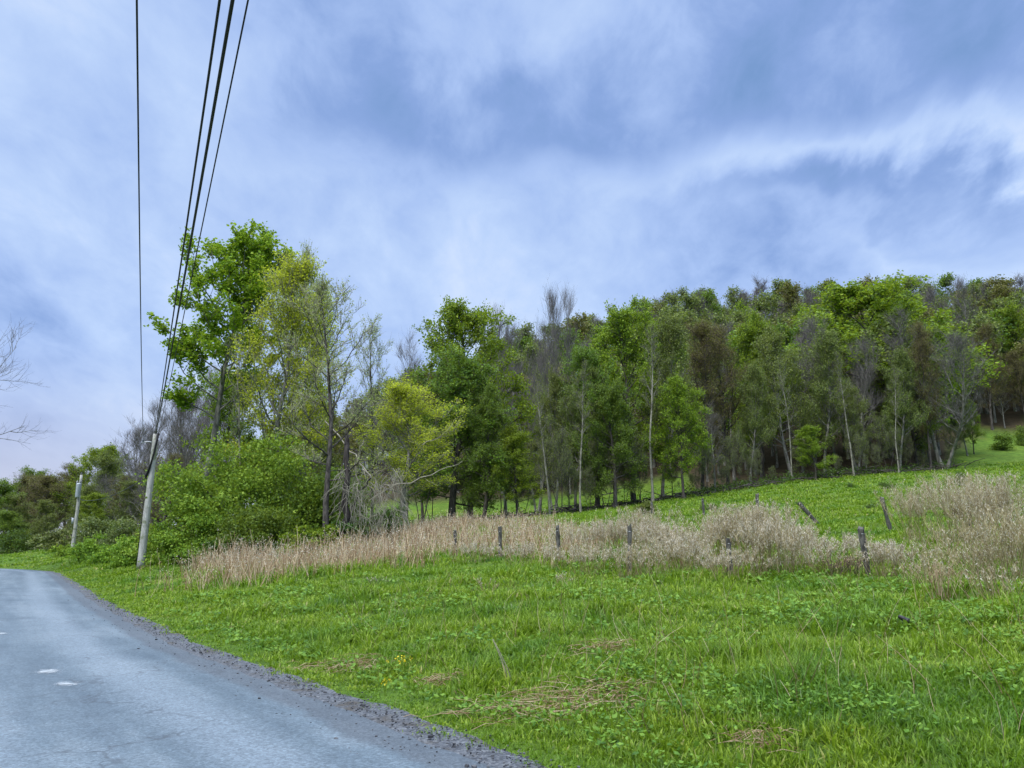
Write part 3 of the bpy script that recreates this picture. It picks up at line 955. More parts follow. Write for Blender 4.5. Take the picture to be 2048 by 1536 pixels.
# leafless tree across the road, its branches entering the picture at the left edge
_b = (-39.6, 50.0)
o = root('bare_tree', (_b[0], _b[1], tz(*_b)), 'leafless tree leaning in from the left edge, fine curved twigs against sky', 'tree', None, 2.2)
link('trunk', PROTO['bare_wide'][0][0], o)
link('crown', PROTO['bare_wide'][0][1], o)

# --- thin stems and small trees that fill the foot of the row
_names = ['thin dark sapling', 'thin crooked sapling', 'slim leafy sapling', 'twin-stemmed sapling']
_under = [(842, 66, 'by the mustard yellow tree'), (862, 70, 'left of the thickest black trunk'), (936, 70, 'between the two thickest trunks'), (1003, 70, 'behind the low bright spreading tree'),
          (1045, 68, 'left of the pale patchy trunk'), (1122, 68, 'right of the pale patchy trunk'), (1140, 70, 'beside the leaning pale trunk'), (1180, 70, 'right of the leaning pale trunk'),
          (1212, 71, 'under the shorter dark green tree'), (1250, 72, 'left of the row centre clump'), (1282, 72, 'in the dark clump at the row centre'), (1345, 74, 'beneath the rounded bright green tree'),
          (1392, 76, 'right of the rounded bright green tree'), (1415, 77, 'below the red-brown tree'), (1448, 77, 'below the olive brown tree'), (1478, 79, 'where the brown stretch ends'),
          (1512, 79, 'left of the low layered bough tree'), (1548, 80, 'below the wide grey-green crown'), (1605, 81, 'touching the low layered bough tree'), (1675, 82, 'right of the low layered bough tree'),
          (1722, 82, 'by the straight pale trunk'), (1752, 83, 'under the smoky grey tree'), (1778, 84, 'below the biggest crown'), (1822, 85, 'right of the pale trunk under the biggest crown'),
          (1848, 86, 'left of the leaning forked corner trunk'), (1905, 92, 'right of the leaning forked corner trunk')]
for i, (u, d, where) in enumerate(_under):
    tree('understory', u, d, 850 + (i * 37) % 90 - max(0, (u - 1400)) * .06, _names[i % 4] + ' ' + where, 'sapling', .75, i % 2, 'saplings at the foot of the row')


# ------------------------------------------------------------------ wood on the hillside (one mass)
def hill_wood():
    rng = np.random.default_rng(77)
    kinds = [('olive', 'twig', 0.37), ('green', 'twig', 0.10), ('bright', 'twig', 0.06), ('rust', 'twig_brown', 0.19), (None, 'twig', 0.28)]
    lib = []
    mats = ['bark_grey', 'twig', 'twig_brown', 'olive', 'green', 'bright', 'rust']
    for ki, (lf, tw, _) in enumerate(kinds):
        vs = []
        for sd in range(2):
            t, w, l = tree_arrays(500 + ki * 10 + sd, H=14, r0=.17, clear=.25, R=3.9, nl=16, nb=4, nt=8 if lf else 12, twl=1.2, nleaf=2400 if lf else 0, ls=.34, ang=(75, 18),
                                  up=.1, spread=.35, sides=3, tw_r=.02, sub=0 if lf else 1, aspect=.8)
            parts = [t, w, l] if lf else [t, w]
            V, F, ix = join(parts)
            mi = np.array([0, mats.index(tw), mats.index(lf) if lf else 0])[ix]
            vs.append((V, F, mi))
        lib.append(vs)
    pr = np.array([k[2] for k in kinds])
    pts = []
    tries = 0
    while len(pts) < 640 and tries < 22000:
        tries += 1
        d = rng.uniform(92, 215) if rng.random() < .7 else rng.uniform(92, 135)
        u = rng.uniform(-250, 2500)
        if u < 1380 and d < 109 + max(0, (1000 - u)) * .1:
            continue
        if u < 800 and d < 135:
            continue
        if 350 < u < 800 and rng.random() < .3:
            continue
        if u > 1890 and d < 122:
            continue
        x = (u - 1024) / FPX * d
        if any((x - a) ** 2 + (d - b) ** 2 < 11 for a, b, _ in pts):
            continue
        pts.append((x, d, u))
    Vs, Fs, Ms, o = [], [], [], 0
    z = terrain([p[0] for p in pts], [p[1] for p in pts])
    for (x, y, u), zz in zip(pts, z):
        k = rng.choice(len(kinds), p=pr)
        V, F, mi = lib[k][rng.integers(0, 2)]
        s = rng.uniform(.72, 1.12)
        a = rng.uniform(0, 6.28)
        R = np.array([[math.cos(a), -math.sin(a), 0], [math.sin(a), math.cos(a), 0], [0, 0, 1]])
        Vs.append(V @ R.T * (s * rng.uniform(.9, 1.3), s * rng.uniform(.9, 1.3), s) + (x, y, zz))
        Fs.append(F + o)
        Ms.append(mi)
        o += len(V)
    stuff('hillside_woods', mesh_quads('hillside_woods', np.concatenate(Vs), np.concatenate(Fs), [M[m] for m in mats], np.concatenate(Ms), np.zeros(sum(map(len, Fs)), bool)))


hill_wood()


# ------------------------------------------------------------------ bushes
def bush_arrays(seed, rx, ry, h, nclump, nleaf, ls, spread, aspect=.7, shell=.55, stems=18, flat=.6):
    rng = np.random.default_rng(seed)
    cl = []
    while len(cl) < nclump:
        p = rng.uniform(-1, 1, 3)
        p[2] = rng.uniform(0, 1)
        r = np.linalg.norm(p)
        wob = 1 + .13 * math.sin(3 * math.atan2(p[1], p[0]) + seed) + .10 * math.sin(7 * p[2] + 4 * p[0])
        if shell * wob < r < 1.0 * wob:
            cl.append(p)
    cl = np.array(cl) * (rx, ry, h)
    sz = rng.uniform(.6, 1.3, nclump)
    pk = rng.choice(nclump, nleaf, p=sz / sz.sum())
    c = cl[pk] + rng.normal(size=(nleaf, 3)) * spread * sz[pk][:, None] * (1, 1, .6)
    c[:, 2] = np.abs(c[:, 2])
    lv = leaves(c, ls, rng, flat, aspect)
    st = []
    for k in rng.choice(nclump, min(stems, nclump), replace=False):
        b = np.array([*(rng.normal(size=2) * .15 * rx), -0.1])
        e = cl[k]
        m1 = b * .6 + e * .4 + (0, 0, h * .12)
        st.append(np.stack([b, m1, b * .25 + e * .75 + (0, 0, h * .08), e]))
    st = np.array(st)
    stv = tubes(st, np.tile(np.array([.035, .025, .016, .008]) * max(.4, h / 4), (len(st), 1)), 4)
    # sprigs reaching past the leaves
    pk = rng.integers(0, nclump, nclump * 3)
    p0 = cl[pk] + rng.normal(size=(len(pk), 3)) * spread * .6
    dr = unit(p0 * (1 / rx, 1 / ry, 1 / h) + rng.normal(size=p0.shape) * .5 + (0, 0, .4))
    L = rng.uniform(.25, .75, (len(pk), 1)) * spread * 1.6
    tw = tubes(np.stack([p0, p0 + dr * L * .5, p0 + dr * L + (0, 0, -.03)], 1), np.tile([.008, .006, .003], (len(pk), 1)), 3)
    c2 = p0 + dr * L * rng.uniform(.4, 1, (len(pk), 1))
    lv2 = leaves(np.repeat(c2, 3, 0) + rng.normal(size=(3 * len(c2), 3)) * ls * .6, ls * .85, rng, flat, aspect)
    return stv, tw, lv, lv2


_bush_cache = {}


def bush(u, d, vtop, wpx, label, leaf, name='bush', seed=1, dens=1.0, ls=.15, depth=1.0, group=None, shell=.5, twigm='twig', vbase=None, aspect=.7):
    b = G(u, d)
    h = P(u, vtop, d)[2] - b[2]
    rx = wpx / 2 / FPX * d
    n = int(max(700, 1150 * dens * rx * h / (ls / .15) ** 2))
    cl = int(max(16, 8 * rx * h))
    a = bush_arrays(seed, rx * .93, rx * depth * .93, h * .93, cl, n, ls, .30 * min(1.4, max(.5, h / 3)), aspect, shell)
    o = root(name, tuple(b), label, 'bush', group)
    link('stems', mesh_quads('bush_stems', *a[0], [M['bark']]), o)
    V, F, ix = join([a[1], a[2], a[3]])
    link('foliage', mesh_quads('bush_foliage', V, F, [M[twigm], M[leaf]], (ix > 0).astype(int), ix == 0), o)
    return o


G_TH = 'bushes of the roadside thicket'
bush(475, 42.5, 862, 350, 'big rounded lime green bush right of the near pole', 'bush', 'bush', 3, 1.25, .15, .8, G_TH)
bush(640, 42.5, 925, 220, 'darker green bush against the right side of the big round bush', 'green', 'bush', 4, 1.2, .14, .9, G_TH)
bush(385, 40.0, 1000, 150, 'yellow-green bush low in front of the big round bush, nearest the pole', 'bush', 'bush', 5, 1.2, .13, .9, G_TH)
bush(505, 38.5, 1010, 170, 'green bush with pale leaf tips in front of the big round bush', 'green', 'bush', 6, 1.2, .12, .8, G_TH)
bush(620, 37.5, 1048, 150, 'low vivid green bush behind the dry reeds', 'bright', 'bush', 7, 1.2, .12, .8, G_TH)
bush(735, 39.5, 1012, 150, 'dark bluish green bramble around the foot of the broken dead trunk', 'dark_bush', 'bush', 8, 1.2, .12, .8, G_TH)
bush(545, 37.3, 1075, 120, 'dark low bush between reeds and pale-tipped bush', 'dark_bush', 'bush', 9, 1.1, .12, .7, G_TH)
bush(455, 37.6, 1062, 130, 'dark hollow-looking bush low under the pale leaf tips', 'dark_bush', 'bush', 15, 1.0, .12, .7, G_TH)
bush(790, 44, 1010, 90, 'small dark bush right of the bramble', 'dark_bush', 'bush', 10, 1.1, .12, .8, G_TH)
bush(345, 44, 1050, 90, 'small grey-green bush just right of the near pole', 'olive', 'bush', 11, 1.1, .13, .8, G_TH)
G_RS = 'shrubs on the bank beyond the near pole'
for i, (u, d, vt, w, lab, lf) in enumerate([
    (262, 50, 1068, 90, 'green shrub on the bank left of the near pole foot', 'bush'),
    (228, 55, 1075, 90, 'bright shrub midway between the two poles', 'bush'),
    (195, 60, 1068, 80, 'shrub right of the far pole foot', 'bush'),
    (168, 66, 1076, 60, 'small leafy shrub touching the far pole foot', 'bush'),
    (240, 62, 1030, 90, 'taller sage grey shrub up the bank between the poles', 'sage'),
    (185, 74, 1035, 80, 'pale shrub behind the far pole', 'sage'),
    (120, 78, 1052, 70, 'sage shrub with pale tips left of the far pole', 'sage'),
    (118, 72, 1088, 56, 'low green shrub left of the far pole foot', 'bush'),
    (90, 84, 1066, 60, 'grey-green shrub above the bend', 'sage'),
    (55, 92, 1098, 44, 'dark rounded shrub at the outside of the bend', 'dark_bush'),
    (30, 100, 1060, 70, 'dark shrub at the left edge beyond the bend', 'dark_bush'),
    (300, 56, 1050, 70, 'shrub directly behind the near pole', 'olive')]):
    bush(u, d, vt, w, lab, lf, 'shrub', 20 + i, 1.0, .15 if d < 70 else .2, .9, G_RS)
bush(2005, 104, 852, 34, 'small round dark bush high on the meadow', 'green', 'bush', 40, 1, .16, 1)
bush(2046, 108, 852, 20, 'tiny bush at the right edge high on the meadow', 'green', 'bush', 41, 1, .16, 1)
bush(1418, 46, 1012, 34, 'dark small shrub beside a stake in the meadow', 'dark_bush', 'bush', 42, 1.2, .08, 1)
bush(1288, 47, 1005, 44, 'olive shrub in the meadow above the tall pale weeds', 'olive', 'bush', 43, 1.2, .09, 1)
for i, (u, d, vt, w, lab) in enumerate([(1768, 60, 966, 16, 'small dark weed tuft high in the meadow, left of a wider one'), (1778, 58, 968, 20, 'wider dark weed tuft high in the meadow'),
                                        (1703, 62, 966, 12, 'tiny dark weed tuft near the trees'), (1600, 45, 1020, 10, 'tiny dark tuft by the strongly leaning post'),
                                        (1746, 40, 1020, 12, 'dark weed tuft left of the slightly leaning post'), (1922, 55, 945, 16, 'dark tuft below the corner trees')]):
    bush(u, d, vt, w, lab, 'dark_bush', 'weed_tuft', 50 + i, 1.3, .07, 1, 'dark tufts in the meadow')


# ground-level brush and fallen wood along the foot of the row: one uncountable mass
def row_brush():
    rng = np.random.default_rng(9)
    us = rng.uniform(830, 1900, 420)
    parts = []
    tw = []
    for u in us:
        d = float(np.interp(u, [830, 905, 1100, 1340, 1480, 1700, 1900], [62, 68, 70, 74, 78, 82, 87])) + rng.normal() * 1.2 + 1.0
        p = G(u, d)
        if u > 1380 or rng.random() < .35:
            n = rng.integers(20, 60)
            hgt = rng.uniform(.3, 1.1) if u > 1400 else rng.uniform(.2, .5)
            c = p + rng.normal(size=(n, 3)) * (.5, .5, .25 * hgt) + (0, 0, hgt * .5)
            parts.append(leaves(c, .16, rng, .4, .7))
        for _ in range(3):
            a = p + rng.normal(size=3) * (.8, .8, .05) + (0, 0, .1)
            e = a + rng.normal(size=3) * (.9, .9, .25)
            tw.append(np.stack([a, (a + e) / 2 + (0, 0, .1), e]))
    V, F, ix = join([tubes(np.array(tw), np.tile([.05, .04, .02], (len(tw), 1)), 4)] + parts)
    stuff('undergrowth', mesh_quads('undergrowth', V, F, [M['bark'], M['dark_bush']], (ix > 0).astype(int)))


row_brush()


# ------------------------------------------------------------------ broken dead tree
def dead_tree():
    D = 38.5
    b = G(689, D)
    o = root('dead_tree', tuple(b), 'dark broken tree trunk with splintered top and pale fallen limbs', 'tree')
    rng = np.random.default_rng(3)

    def path(pl, r0, r1, n=10, jit=.05):
        q = np.array([P(u, v, d) for u, v, d in pl]) - b
        f = np.linspace(0, len(q) - 1, n)
        pts = np.array([np.interp(f, np.arange(len(q)), q[:, i]) for i in range(3)]).T
        pts[1:-1] += rng.normal(size=(n - 2, 3)) * jit
        return pts, np.linspace(r0, r1, n)
    tk = [path([(688, 1118, D), (689, 1040, D), (692, 960, D), (694, 884, D)], .20, .12, 12)]
    pv = tubes(np.array([tk[0][0]]), np.array([tk[0][1]]), 9, True)
    spl = []
    top = tk[0][0][-1]
    for k in range(7):
        e = top + rng.normal(size=3) * (.12, .12, .1) + (0, 0, rng.uniform(.15, .5))
        s = top + rng.normal(size=3) * (.05, .05, .02) - (0, 0, .12)
        spl.append(np.stack([s, (s + e) / 2, e]))
    sv = tubes(np.array(spl), np.tile([.05, .035, .008], (7, 1)), 4)
    V, F, _ = join([pv, sv])
    link('trunk', mesh_quads('dead_trunk', V, F, [M['bark_dead']]), o)
    dark = [path([(695, 940, D), (715, 925, D - .5), (750, 916, D - .8)], .06, .02, 8), path([(692, 898, D), (730, 905, D), (770, 930, D + .6)], .05, .015, 8),
            path([(690, 942, D), (655, 943, D - .6), (620, 948, D - 1)], .035, .01, 8),
            path([(742, 955, D), (722, 980, D), (700, 1030, D)], .08, .06, 8), path([(690, 900, D), (680, 960, D - .3), (678, 1060, D - .4)], .04, .02, 8)]
    pale = [path([(650, 842, D + 3), (690, 890, D + 1), (716, 925, D), (742, 952, D - .4)], .05, .06, 10), path([(728, 880, D - .3), (716, 905, D - .2), (712, 935, D)], .05, .05, 8),
            path([(768, 970, D), (800, 968, D), (852, 955, D + .2), (900, 932, D + .5), (925, 922, D + .8)], .06, .018, 12), path([(712, 935, D), (716, 985, D - .2), (720, 1040, D - .3)], .05, .03, 8),
            path([(850, 955, D + .2), (865, 968, D), (876, 972, D)], .02, .008, 8), path([(845, 890, D + 2), (880, 875, D + 2), (925, 830, D + 2.4)], .03, .01, 8)]
    for nm, ls_, mt in (('broken_limb', dark, 'bark_dead'), ('pale_limb', pale, 'limb_pale')):
        for q, r in ls_:
            link(nm, mesh_quads('dead_limb', *tubes(q[None], r[None] * .62, 6), [M[mt]]), o)
    # hanging brush
    tw = []
    for k in range(420):
        u, v = rng.uniform(676, 815), rng.uniform(935, 1060)
        s = P(u, v, D + rng.normal() * .7) - b
        L = rng.uniform(.5, 1.6)
        dr = np.array([rng.normal() * .5, rng.normal() * .4, -abs(rng.normal()) * .8 - .2])
        m = s + dr * L * .5 + rng.normal(size=3) * .12
        tw.append(np.stack([s, m, m + unit(dr + (rng.normal() * .3, 0, -.6)) * L * .5]))
    link('hanging_twigs', mesh_quads('dead_twigs', *tubes(np.array(tw), np.tile([.012, .010, .005], (len(tw), 1)), 3), [M['twig_pale']]), o)


dead_tree()


# ------------------------------------------------------------------ utility poles and cables
def bmesh_tube(name, pts, rad, sides, mat, parent, cap=True):
    return link(name, mesh_quads(name, *tubes(np.array(pts, float)[None], np.array(rad, float)[None], sides, cap), [mat]), parent)


def insulator(parent, c, r=.05, h=.16, mat='ceramic'):
    z = [0, .02, .03, .06, .065, .1, .105, h]
    rr = [r * .5, r * .6, r, r * .6, r, r * .55, r * .85, r * .3]
    bmesh_tube('insulator', [(c[0], c[1], c[2] + q * h / .16) for q in z], rr, 10, M[mat], parent)


B1 = G(281, 39.5)
T1 = P(312, 868, 39.5) - B1
p1 = root('utility_pole', tuple(B1), 'near grey wooden utility pole leaning right beside the big bush', 'utility pole', 'utility poles along the road')
nn = 14
ax = np.array([T1 * k for k in np.linspace(0, 1, nn)])
ax[0] -= T1 * .04
bmesh_tube('pole_shaft', ax, np.linspace(.185, .125, nn), 14, M['pole'], p1)
br = T1 * .93
bmesh_tube('bracket', [br + (0, 0, 0), br + (-.22, -.1, .06), br + (-.5, -.2, .03), br + (-.56, -.22, -.04)], [.025, .025, .022, .02], 6, M['metal'], p1)
insulator(p1, br + (-.5, -.2, .03), .05, .14)
insulator(p1, T1 + (0, 0, -.02), .06, .18)
bmesh_tube('clamp', [T1 * .985 + (.14, -.12, -.05), T1 * .985 + (.2, -.16, .1)], [.05, .05], 8, M['cable'], p1)
bmesh_tube('drop_cable', [T1 * .99 + (.17, -.15, .05), T1 * .93 + (.15, -.17, 0), T1 * .85 + (.1, -.2, 0), T1 * .77 + (.0, -.2, 0), T1 * .70 + (-.12, -.17, 0), T1 * .685 + (-.20, -.1, 0), T1 * .66 + (-.22, -.05, 0)],
           [.06, .05, .045, .045, .055, .06, .03], 8, M['cable'], p1)
bmesh_tube('ground_wire', [T1 * .7 + (-.19, -.04, 0), T1 * .4 + (-.19, -.06, 0), (-.2, -.04, 0)], [.012, .012, .012], 5, M['cable'], p1)

B2 = G(144, 72)
T2 = P(163, 950, 72) - B2
p2 = root('utility_pole', tuple(B2), 'far utility pole near the bend carrying a grey transformer can', 'utility pole', 'utility poles along the road')
ax = np.array([T2 * k for k in np.linspace(0, 1, nn)])
ax[0] -= T2 * .04
bmesh_tube('pole_shaft', ax, np.linspace(.17, .11, nn), 14, M['pole'], p2)
tc_ = T2 * .80 + (0.02, -.30, 0)
tr_o = bmesh_tube('transformer', [tc_ + (0, 0, z) for z in (-.62, -.6, -.55, .5, .55, .62, .66)], [.13, .17, .19, .19, .20, .17, .08], 16, M['can'], p2)
bmesh_tube('bushing', [tc_ + (.12, 0, z) for z in (.6, .7, .75, .85)], [.04, .06, .035, .03], 8, M['ceramic'], p2)
bmesh_tube('bushing', [tc_ + (-.12, 0, z) for z in (.6, .7, .75, .85)], [.04, .06, .035, .03], 8, M['ceramic'], p2)
bmesh_tube('bracket', [T2 * .92 + (-.1, -.05, 0), T2 * .92 + (-.25, -.12, .05), T2 * .90 + (-.3, -.12, -.15)], [.03, .03, .03], 6, M['metal'], p2)
insulator(p2, T2 + (0, 0, -.02), .06, .2)
bmesh_tube('meter_box', [T2 * .42 + (-.24, -.1, -.25), T2 * .42 + (-.24, -.1, .25)], [.1, .1], 4, M['can'], p2)


def span(label, a, b, sag, r, ext=0.0, n=60):
    a, b = np.array(a, float), np.array(b, float)
    k = np.linspace(0, 1 + ext, n)
    pts = a[None] * (1 - k[:, None]) + b[None] * k[:, None]
    pts[:, 2] -= 4 * sag * k * (1 - k)
    o = link('overhead_cable', mesh_quads('overhead_cable', *tubes(pts[None], np.full((1, n), r), 8, True), [M['cable']]))
    return tag(o, label, 'cable', 'overhead cables along the road')


def through(a, u, v, sag, y_at, kend=1.35):
    """far attachment behind the camera such that the sagging cable passes over the spot seen at (u, v) y_at metres ahead"""
    q = P(u, v, y_at)
    k = 0.74
    z_lin = q[2] + 4 * sag * k * (1 - k)
    b = np.array(a) + (np.array((q[0], q[1], z_lin)) - np.array(a)) / k
    return b


A = B1 + T1
for lab, a, (u, v), sg, r, yy in (
        ('thick black cable, left one of the close pair running to the near pole top', A + (.02, -.15, .0), (440, -4), .45, .015, 7.2),
        ('thickest black cable, right one of the close pair running to the near pole top', A + (.06, -.15, -.03), (466, -4), .45, .020, 7.2),
        ('thin cable right of the thick pair, passing the lime tree', A + (.10, .05, .02), (497, -4), .35, .010, 7.4),
        ('thin lone cable at left, hanging almost vertically in view', B1 + br + (-.5, -.2, .18), (273.5, -4), .35, .011, 7.2)):
    span(lab, a, through(a, u, v, sg, yy), sg, r)
span('black cable from the near pole to the far pole', B1 + T1 * .67 + (-.2, -.05, 0), B2 + T2 * .7 + (-.15, 0, 0), .55, .02)
span('thin cable from the near pole top to the far pole top', A + (0, 0, .12), B2 + T2 + (0, 0, .12), .5, .009)


# ------------------------------------------------------------------ fence posts
def post(u, v0, v1, d, wpx, label, u1=None, seed=0, sink=.35):
    """post from its foot (u, v0) to its top (u1, v1)"""
    rng = np.random.default_rng(seed + 100)
    u1 = u if u1 is None else u1
    b = G(u, d)
    top = P(u1, v1, d - .05)
    h = top - b
    r = wpx * .42 / FPX * d
    n = 9
    o = root('fence_post', tuple(b), label, 'fence post', 'old wooden posts of the meadow fence')
    pts = np.array([h * k for k in np.linspace(0, 1, n)])
    pts[0] -= unit(h) * sink
    V, F = tubes(pts[None], (r * (1 + rng.normal(size=n) * .06))[None], 9, True)
    V = V + rng.normal(size=V.shape) * r * .07
    V[-9:] += unit(h) * rng.uniform(-.06, .06, (9, 1)) * 1.0
    link('post_shaft', mesh_quads('post', V, F, [M['post']], None, np.zeros(len(F), bool)), o)
    st = [h * .86 + (r * 1.05, -r * .3, 0), h * .86 + (-r * .2, -r * 1.12, .01), h * .86 + (-r * 1.05, 0, 0)]
    bmesh_tube('wire_staple', st, [.006, .008, .006], 5, M['metal'], o)
    return o


post(1737, 1175, 1055, 18, 14, 'nearest thick grey post leaning left, at the right of the fence', 1721, 1)
post(1461, 1172, 1078, 18.4, 12, 'dark leaning post half hidden in the tallest weed clump', 1456, 2)
post(1260, 1140, 1050, 20.6, 11, 'upright post in the pale weeds, second thickest', 1259, 3)
post(1118, 1125, 1052, 23.8, 9, 'slim upright post standing clear above the dry grass', 1115, 4)
post(1001, 1112, 1055, 27, 8.5, 'short post where the dry grass meets the meadow', 1000, 5)
post(911, 1105, 1062, 29, 7.5, 'small post in dry grass right of the mustard yellow tree', 910, 6)
post(838, 1095, 1056, 42, 6, 'thin distant post below the yellow tree', 838, 7)
post(783, 1118, 1078, 36, 6, 'little dark post before the bramble', 783, 8)
post(1637, 1046, 1006, 34, 9.5, 'strongly leaning dark post lying over in the open meadow', 1598, 9, .25)
post(1782, 1050, 994, 30, 9, 'slightly leaning dark post in the open meadow', 1763, 10, .25)
post(1943, 1062, 1005, 27, 8, 'post under the brown seed heads at the right', 1936, 11)
post(1408, 1050, 997, 42, 6, 'thin stake next to the small dark shrub', 1405, 12)
post(1305, 1040, 1004, 46, 5.5, 'thin stake by the olive shrub in the meadow', 1303, 13)
post(1516, 1060, 989, 31, 8, 'post top sticking up behind the tall weed clump', 1514, 14)


# ------------------------------------------------------------------ dry grass, weeds
def straw_stems(base, hgt, rng, lean=.18, r=.006, n=4, droop=.12):
    m = len(base)
    d = unit(np.concatenate([rng.normal(size=(m, 2)) * lean, np.ones((m, 1))], 1))
    side = unit(rng.normal(size=(m, 3)) * (1, 1, 0) + 1e-6)
    k = np.linspace(0, 1, n)
    pts = base[:, None] + d[:, None] * hgt[:, None, None] * k[None, :, None] + side[:, None] * (hgt[:, None, None] * droop * (k[None, :, None] ** 2.2))
    rad = np.asarray(r).reshape(-1, 1) * np.linspace(1, .45, n)[None] * np.ones((m, 1))
    return pts, rad


def blades_from(pts, rad):
    """flat ribbons facing roughly the camera side at random"""
    m, n, _ = pts.shape
    rng = np.random.default_rng(m)
    w = unit(rng.normal(size=(m, 3)) * (1, .45, .15))
    L = pts - w[:, None] * rad[:, :, None]
    R = pts + w[:, None] * rad[:, :, None]
    V = np.stack([L, R], 2).reshape(-1, 3)
    idx = np.arange(m * n * 2).reshape(m, n, 2)
    F = np.stack([idx[:, :-1, 0], idx[:, :-1, 1], idx[:, 1:, 1], idx[:, 1:, 0]], -1).reshape(-1, 4)
    return V, F


def in_poly(u, v, poly):
    c = np.zeros(len(u), bool)
    j = len(poly) - 1
    for i in range(len(poly)):
        xi, yi = poly[i]
        xj, yj = poly[j]
        hit = ((yi > v) != (yj > v)) & (u < (xj - xi) * (v - yi) / (yj - yi + 1e-9) + xi)
        c ^= hit
        j = i
    return c


# ground plan of the dry grass band (x, y in metres), from the reeds by the bush to the fence at the right
def gp(u, d):
    p = G(u, d)
    return (p[0], p[1])


BAND = [gp(378, 25.8), gp(470, 25.2), gp(580, 25.0), gp(690, 25.2), gp(770, 25.4), gp(820, 27), gp(900, 28.5), gp(1000, 27), gp(1100, 24.5), gp(1200, 22.8), gp(1300, 21.3),
        gp(1420, 20.5), gp(1400, 24), gp(1330, 27), gp(1260, 30), gp(1180, 34), gp(1090, 40), gp(1000, 46), gp(900, 50), gp(820, 47), gp(760, 38), gp(640, 34.5), gp(520, 35), gp(400, 35)]


def dry_grass():
    rng = np.random.default_rng(21)
    B = np.array(BAND)
    lo, hi = B.min(0), B.max(0)
    n = 60000
    p = rng.uniform(lo, hi, (n, 2))
    # clumpy
    cl = rng.uniform(lo, hi, (2600, 2))
    p[:n // 2] = cl[rng.integers(0, len(cl), n // 2)] + rng.normal(size=(n // 2, 2)) * .18
    jit = rng.normal(size=p.shape) * np.array([.9, .5])
    p = p[in_poly(p[:, 0] + jit[:, 0], p[:, 1] + jit[:, 1], BAND)]
    pn = .5 + .25 * np.sin(p[:, 0] * 1.3 + 1.7 * np.sin(p[:, 1] * .7)) + .25 * np.sin(p[:, 1] * 1.1 + 1.3 * np.sin(p[:, 0] * .9 + 2))
    uu = 1024 + p[:, 0] / p[:, 1] * FPX
    dens = np.interp(uu, [380, 900, 1080, 1200, 1420], [1, .95, .8, .5, .25])
    p = p[rng.random(len(p)) < dens * (.35 + .75 * pn)]
    p = p[rng.permutation(len(p))[:7000]]
    pn = .5 + .25 * np.sin(p[:, 0] * 1.3 + 1.7 * np.sin(p[:, 1] * .7)) + .25 * np.sin(p[:, 1] * 1.1 + 1.3 * np.sin(p[:, 0] * .9 + 2))
    z = terrain(p[:, 0], p[:, 1])
    base = np.stack([p[:, 0], p[:, 1], z - .03], -1)
    uu = 1024 + p[:, 0] / p[:, 1] * FPX
    hs = np.interp(uu, [380, 600, 800, 1000, 1200, 1500], [1.05, 1.1, .9, .80, .78, .75])
    hgt = hs * np.clip(.40 + .50 * pn + np.abs(rng.normal(size=len(p))) * .30 - .08, .2, 1.6)
    pts, rad = straw_stems(base, hgt, rng, .22, .0065 + .00016 * p[:, 1], 4, .16)
    a = blades_from(pts, rad)
    # dry leaves on the stems
    NL = 11000
    k = rng.integers(0, len(p), NL)
    f = rng.uniform(.1, .9, (NL, 1))
    s = base[k] + (pts[k, -1] - base[k]) * f
    dr = unit(rng.normal(size=(NL, 3)) * (1, 1, .6) + (0, 0, .2))
    L = rng.uniform(.10, .32, (NL, 1))
    lp = np.stack([s, s + dr * L * .6, s + dr * L + (0, 0, -.06)], 1)
    b = blades_from(lp, np.tile([.007, .007, .002], (NL, 1)))
    # pale seed plumes
    k = rng.choice(len(p), min(3600, len(p)), replace=False)
    tip = pts[k, -1]
    q = np.repeat(tip, 4, 0) + rng.normal(size=(4 * len(k), 3)) * (.05, .05, .10) - (0, 0, .04)
    c = leaves(q, .058, rng, 0, .35)
    V, F, ix = join([a, b, c])
    stuff('dry_grass', mesh_quads('dry_grass', V, F, [M['straw'], M['plume']], (ix == 2).astype(int), np.zeros(len(F), bool)))


dry_grass()


